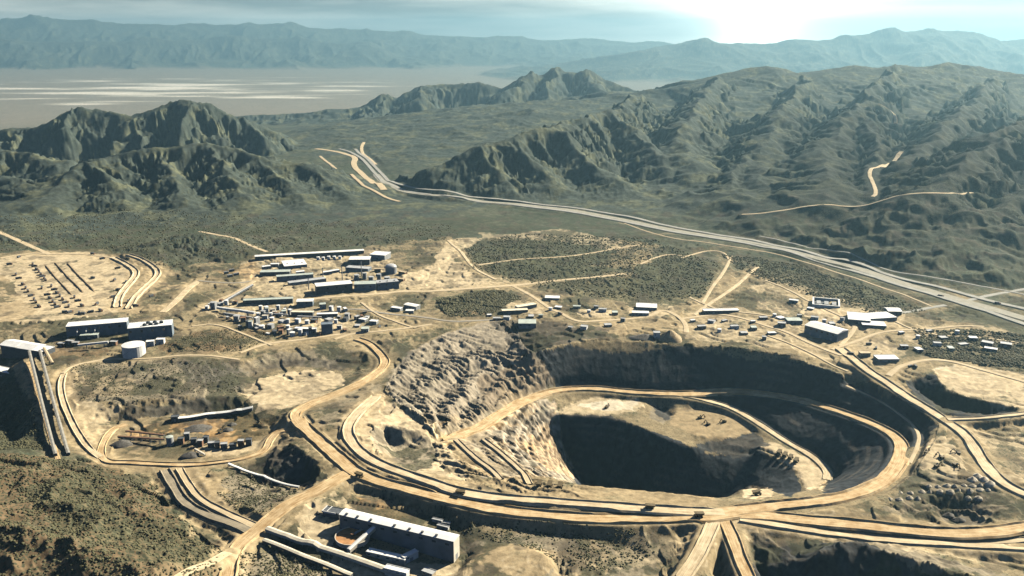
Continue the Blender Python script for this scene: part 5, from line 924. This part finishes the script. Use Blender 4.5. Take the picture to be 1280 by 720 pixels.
for k, (p_, q_) in enumerate((((56, 331), (90, 369)), ((68, 328), (104, 366)), ((84, 329), (118, 365)))):
    A_, B_, Lg, rot = edge(p_, q_); n = 40; V = []; F = []
    for a in range(n+1):
        wv = 1+.35*float(pn(a*.45+k*9, 1.5)); hh = 2.6*wv*min(1, a/2, (n-a)/2); x = Lg*a/n
        z_ = float(ground(A_[0]+math.cos(rot)*x, A_[1]+math.sin(rot)*x))-A_[2]; V += [(x, -4.5*wv, z_-.8), (x, -.7, z_+hh), (x, .7, z_+hh), (x, 4.5*wv, z_-.8)]
    for a in range(n): F += [(a*4+j, (a+1)*4+j, (a+1)*4+j+1, a*4+j+1)[::-1] for j in range(3)]
    o = link('windrow', V, F, brn); o.location = A_; o.rotation_euler = (0, 0, rot); tag(o, ['left one of three low brown earth ridges across the storage yard', 'middle one of three low brown earth ridges across the storage yard', 'right one of three low brown earth ridges across the storage yard'][k], 'earth ridge', 'brown ridges on the storage yard')

# ------------------------------------------------------------------ rubble rows in front of the machine lot
rub = mat('pale_rubble', (.36, .32, .245), .95, .35, .5); G_ = 'pale rubble heaps in rows'
for rw, (nm, v0, us) in enumerate((('back', 608, (1162, 1172, 1183, 1194, 1205, 1215, 1226)), ('middle', 616, (1126, 1138, 1151, 1163, 1175, 1187, 1199, 1212, 1224, 1236)), ('front', 624, (1113, 1124, 1136, 1148, 1210, 1222)))):
    for k, u in enumerate(us): heap('rubble_heap', f'{ORD[k]} pale rubble heap from the left in the {nm} row beside the trench', (u+(k % 3-1), v0-(k*.45 if rw else k*.2)+(k % 2)), 4.3+(k % 3)*.7, 3.4+(k % 4)*.6, rub, G_, 'rubble heap', 1.25, .6, k+rw*11)
for k, (u, v) in enumerate(((1222, 596), (1230, 600), (1216, 600), (1238, 605))): heap('rubble_heap', ['bright rubble heap at the top of the cluster by the right road', 'bright rubble heap nearest the right road', 'bright rubble heap at the left of the cluster by the right road', 'bright rubble heap lowest in the cluster by the right road'][k], (u, v), 8, 6, mat('bright_rubble', (.46, .41, .32), .95, .3, .5), 'bright rubble by the right road', 'rubble heap', 1.2, 1, k+40)
for k, (u, v) in enumerate(((1185, 645), (1198, 651))): heap('rubble_heap', ['upper dark heap lying in the trench', 'lower dark heap lying in the trench'][k], (u, v), 7, 6, mat('dark_rubble', (.10, .095, .085)), 'dark heaps in the trench', 'rubble heap', 1.7, .2, k+50)

# ------------------------------------------------------------------ crushing yard
gallery('covered_conveyor', 'long pale covered conveyor along the back of the crushing yard', [(223, 527), (270, 521), (316, 513)], 9, 6, (1, 1), DARK_W, WHITE_R, 25)
t = building('hopper_house', 'small dark hopper house at the left end of the pale covered conveyor', (214, 528), (224, 527), 10, 9, DARK_W, DARK_W, wins=0)
gallery('conveyor', 'dark stacker conveyor reaching left across the crushing yard', [(206, 556), (148, 549)], 3.5, 2.2, (9, 4), DARK_W, RUST, 16)
gallery('conveyor', 'dark stacker conveyor ending in the small triangular heap at the left of the crushing yard', [(206, 550), (158, 544)], 3.5, 2.2, (8, 7), DARK_W, RUST, 16)
gallery('conveyor', 'small pale conveyor near the front of the crushing yard', [(244, 566), (256, 570)], 2.5, 2, (6, 2), CONC, CONC, 9)
tank('crusher_tower', 'round green grey crusher tower in the middle of the crushing yard', (213, 556), 6, 15, GREY_W, GREEN_R, 'cone', cat='crusher', ladder=False)
for k, (u, v, w_, h_) in enumerate(((226, 556, 7, 10), (234, 551, 6, 12), (242, 556, 7, 9), (250, 559, 6, 11), (257, 554, 6, 10), (264, 560, 8, 8), (272, 561, 6, 10), (280, 562, 8, 9), (291, 562, 8, 8), (301, 560, 7, 12), (311, 558, 7, 11))):
    t = building('crusher_unit', f'{ORD[k]} from the left in the line of dark crusher and screen units', (u-w_/2, v), (u+w_/2, v-.5), 8, h_, DARK_W if k % 3 else RUST, GREY_R if k % 2 else DARK_W, wins=0, doors=0, cat='crusher unit', group='dark crusher units'); m = MB(); m.beam((1, 4, h_*.8), (-7, 6, h_*.3), 1.6, .9); m.out('feed_chute', RUST, t)
for k, (u, v, r_, h_, lb) in enumerate(((152, 556, 15, 10, 'small dark triangular heap at the left of the crushing yard'), (238, 570, 13, 8, 'dark heap beside the small pale conveyor'), (246, 537, 22, 9, 'dark ore heap under the pale covered conveyor'), (284, 538, 9, 6, 'small brown heap on the orange ground, nearest the dark crusher line'), (290, 531, 7, 5, 'smaller brown heap on the orange ground under the covered conveyor'))): heap('ore_heap', lb, (u, v), r_, h_, mat('dark_rubble', (.10, .095, .085)), None, 'ore heap', 1.4, .3, k+70)
gallery('pipeline', 'long pale raised pipeline from the crushing yard down to the lower road', [(286, 584), (330, 597), (374, 612)], 3.4, 2.6, (2.5, 2.5), CONC, WHITE_R, 14, cat='pipeline')

# ------------------------------------------------------------------ desert shrubs, each a small tuft of leaves
def scatter(nm, polys, n, smin, smax, seed, mtl):
    rnd = np.random.RandomState(seed); V = []; F = []
    base_v = np.array([(0,0,1.0),(.95,0,.45),(.3,.9,.5),(-.78,.55,.42),(-.75,-.6,.5),(.32,-.92,.44),(.8,.1,-.3),(.2,.75,-.3),(-.65,.4,-.3),(-.6,-.5,-.3),(.3,-.75,-.3)]); bf = [(0,1,2),(0,2,3),(0,3,4),(0,4,5),(0,5,1)]+[(6+k, 6+(k+1) % 5, 1+(k+1) % 5, 1+k) for k in range(5)]
    tot = 0; VV = []
    for px in polys:
        W = np.array([hit(u, v) for u, v in px]); lo, hi = W.min(0), W.max(0); ar = []
        p = rnd.rand(n*2, 2)*(hi-lo)[:2]+lo[:2]; p = p[inpoly(p[:, 0], p[:, 1], W)]; dn = fbm(p[:, 0]/60, p[:, 1]/60, 3, 1, seed)+.5*fbm(p[:, 0]/14, p[:, 1]/14, 2); p = p[dn+rnd.rand(len(p))*.9 > .42][:n]
        z_ = ground(p[:, 0], p[:, 1]); s_ = smin+(smax-smin)*rnd.rand(len(p))**2; a_ = rnd.rand(len(p))*6.28
        j = base_v[None]*(1+.35*(rnd.rand(len(p), 11, 1)-.5)); ca, sa = np.cos(a_)[:, None], np.sin(a_)[:, None]
        x = (j[..., 0]*ca-j[..., 1]*sa)*s_[:, None]+p[:, :1]; y = (j[..., 0]*sa+j[..., 1]*ca)*s_[:, None]+p[:, 1:]; zz = j[..., 2]*s_[:, None]*.85+z_[:, None]
        VV.append(np.stack([x, y, zz], -1).reshape(-1, 3)); tot += len(p)
    VV = np.concatenate(VV); me = bpy.data.meshes.new(nm); me.vertices.add(len(VV)); me.vertices.foreach_set('co', VV.ravel().astype(f4))
    tri = np.array(bf[:5]); qd = np.array(bf[5:]); o_ = (np.arange(tot)*11)[:, None, None]
    lt_ = (tri[None]+o_).reshape(-1); lq = (qd[None]+o_).reshape(-1); me.loops.add(len(lt_)+len(lq)); me.loops.foreach_set('vertex_index', np.r_[lt_, lq].astype(np.int32)); me.polygons.add(tot*10)
    me.polygons.foreach_set('loop_start', np.r_[np.arange(0, len(lt_), 3), len(lt_)+np.arange(0, len(lq), 4)].astype(np.int32)); me.update(calc_edges=True); me.materials.append(mtl); o = bpy.data.objects.new(nm, me); COL.objects.link(o); o['kind'] = 'stuff'
SHR = mat('shrub_leaf', (.085, .082, .042), .9, .5, .05)
scatter('desert_scrub', [[(-60,572),(60,572),(130,584),(196,606),(228,648),(282,690),(262,770),(-120,770)], [(-60,470),(18,475),(44,520),(56,562),(-60,566)]], 16000, .7, 2.6, 5, SHR)
scatter('desert_scrub', [[(300,690),(340,690),(420,720),(420,750),(290,750)], [(300,584),(372,614),(340,646),(300,640),(262,610)], [(556,655),(640,650),(720,655),(800,660),(820,690),(760,720),(690,700)], [(84,456),(150,452),(300,456),(300,490),(150,506),(100,500)], [(205,432),(240,416),(300,410),(345,420),(300,440),(215,442)]], 2500, .6, 2.0, 9, SHR)
scatter('desert_scrub', [[(-40,270),(120,262),(300,270),(560,280),(580,300),(470,306),(320,316),(200,334),(120,310),(-40,316)], [(580,310),(640,292),(800,296),(900,330),(880,372),(740,372),(590,335)], [(900,318),(1000,332),(1160,388),(1100,396),(940,345)], [(1140,410),(1290,420),(1290,462),(1160,446)], [(545,375),(620,362),(655,372),(610,396),(560,396)]], 9000, 1.2, 3.6, 12, SHR)
# ------------------------------------------------------------------ light, sky, air
AZ, EL = math.radians(53), math.radians(32)
sun_d = Vector((math.sin(AZ)*math.cos(EL), math.cos(AZ)*math.cos(EL), math.sin(EL)))
sl_ = bpy.data.lights.new('sun', 'SUN'); sl_.energy = 5.0; sl_.angle = math.radians(.5); sl_.color = (1, .90, .72)
so_ = bpy.data.objects.new('sun', sl_); COL.objects.link(so_); so_.rotation_euler = (-sun_d).to_track_quat('-Z', 'Y').to_euler(); so_.location = (3000, 2000, 3000)
w = bpy.data.worlds.new('World'); scene.world = w; w.use_nodes = True; nt = w.node_tree; L = nt.links.new; bg = nt.nodes['Background']
sk = N(nt, 'ShaderNodeTexSky', sky_type='NISHITA'); sk.sun_disc = False; sk.sun_elevation = EL; sk.sun_rotation = AZ; sk.altitude = 1500; sk.air_density = .45; sk.dust_density = .3; sk.ozone_density = 2.0
tc = N(nt, 'ShaderNodeTexCoord')
# thin streaks of high cloud
mp = N(nt, 'ShaderNodeMapping'); mp.inputs['Scale'].default_value = (1.5, 1.5, 16); mp.inputs['Rotation'].default_value = (0, math.radians(4), 0); L(tc.outputs['Generated'], mp.inputs['Vector'])
cn_ = N(nt, 'ShaderNodeTexNoise'); cn_.inputs['Scale'].default_value = 2.2; cn_.inputs['Detail'].default_value = 5; L(mp.outputs['Vector'], cn_.inputs['Vector'])
cr = N(nt, 'ShaderNodeMapRange'); cr.inputs['From Min'].default_value = .42; cr.inputs['From Max'].default_value = .64; L(cn_.outputs['Fac'], cr.inputs['Value'])
mx = N(nt, 'ShaderNodeMix', data_type='RGBA'); L(cr.outputs['Result'], mx.inputs['Factor']); mx.inputs['A'].default_value = (1.7, 2.0, 1.9, 1); mx.inputs['B'].default_value = (8.0, 7.9, 6.9, 1)
# milky air low over the horizon
sx = N(nt, 'ShaderNodeSeparateXYZ'); L(tc.outputs['Generated'], sx.inputs[0])
hr = N(nt, 'ShaderNodeMapRange', interpolation_type='SMOOTHSTEP'); hr.inputs['From Min'].default_value = .0; hr.inputs['From Max'].default_value = .22; hr.inputs['To Min'].default_value = 1; hr.inputs['To Max'].default_value = 0; L(sx.outputs['Z'], hr.inputs['Value'])
mx0 = mx; mx = N(nt, 'ShaderNodeMix', data_type='RGBA'); L(hr.outputs['Result'], mx.inputs['Factor']); L(sk.outputs['Color'], mx.inputs['A']); L(mx0.outputs['Result'], mx.inputs['B'])
# sun glow added to the sky low over the right-hand range
gd = ray(948, 22); gd = gd/np.linalg.norm(gd)
dp = N(nt, 'ShaderNodeVectorMath', operation='DOT_PRODUCT'); L(tc.outputs['Generated'], dp.inputs[0]); dp.inputs[1].default_value = tuple(gd)
rr1 = N(nt, 'ShaderNodeMath', operation='SUBTRACT'); rr1.inputs[0].default_value = 1.0; L(dp.outputs['Value'], rr1.inputs[1])
def glow(deg, amt):                  # soft falloff with the angle from the brightest spot
    q = N(nt, 'ShaderNodeMath', operation='MULTIPLY_ADD'); L(rr1.outputs[0], q.inputs[0]); q.inputs[1].default_value = 1/(1-math.cos(math.radians(deg))); q.inputs[2].default_value = 1.0
    p = N(nt, 'ShaderNodeMath', operation='POWER'); L(q.outputs[0], p.inputs[0]); p.inputs[1].default_value = -1.25
    k = N(nt, 'ShaderNodeMath', operation='MULTIPLY'); L(p.outputs[0], k.inputs[0]); k.inputs[1].default_value = amt; return k.outputs[0]
g = N(nt, 'ShaderNodeMath', operation='ADD'); L(glow(1.9, 60), g.inputs[0]); L(glow(7, 6), g.inputs[1])
gc = N(nt, 'ShaderNodeMix', data_type='RGBA', blend_type='MULTIPLY'); gc.inputs['Factor'].default_value = 1; gc.inputs['A'].default_value = (1, .96, .84, 1); L(g.outputs[0], gc.inputs['B'])
ga = N(nt, 'ShaderNodeMix', data_type='RGBA', blend_type='ADD'); ga.inputs['Factor'].default_value = 1; L(mx.outputs['Result'], ga.inputs['A']); L(gc.outputs['Result'], ga.inputs['B'])
L(ga.outputs['Result'], bg.inputs['Color']); bg.inputs['Strength'].default_value = .05
# the air: one even box of haze round camera and land
me = bpy.data.meshes.new('haze'); s = 58000; z0, z1 = float(Z.min())-1, max(CAMZ, float(Z.max()))+60
me.from_pydata([(x, y, z) for z in (z0, z1) for x, y in ((-s, -s), (s, -s), (s, s), (-s, s))], [], [(3, 2, 1, 0), (4, 5, 6, 7), (0, 1, 5, 4), (1, 2, 6, 5), (2, 3, 7, 6), (3, 0, 4, 7)])
hz = bpy.data.objects.new('haze', me); COL.objects.link(hz); hz['kind'] = 'stuff'
hm = bpy.data.materials.new('haze'); hm.use_nodes = True; hn = hm.node_tree; hn.nodes.remove(hn.nodes['Principled BSDF'])
pv = N(hn, 'ShaderNodeVolumePrincipled'); pv.inputs['Color'].default_value = (.25, .46, .58, 1); pv.inputs['Density'].default_value = 3.3e-5; pv.inputs['Anisotropy'].default_value = .45
hn.links.new(pv.outputs['Volume'], hn.nodes['Material Output'].inputs['Volume']); me.materials.append(hm)

scene.view_settings.view_transform = 'Standard'; scene.view_settings.look = 'None'; scene.view_settings.gamma = 1; scene.view_settings.exposure = 1.55; scene.view_settings.use_curve_mapping = False
scene.render.engine = 'CYCLES'; cy_ = scene.cycles; cy_.use_denoising = True; cy_.max_bounces = 4; cy_.diffuse_bounces = 0; cy_.volume_bounces = 0; cy_.use_adaptive_sampling = True; cy_.adaptive_threshold = .02
try: cy_.denoiser = 'OPENIMAGEDENOISE'
except Exception: pass
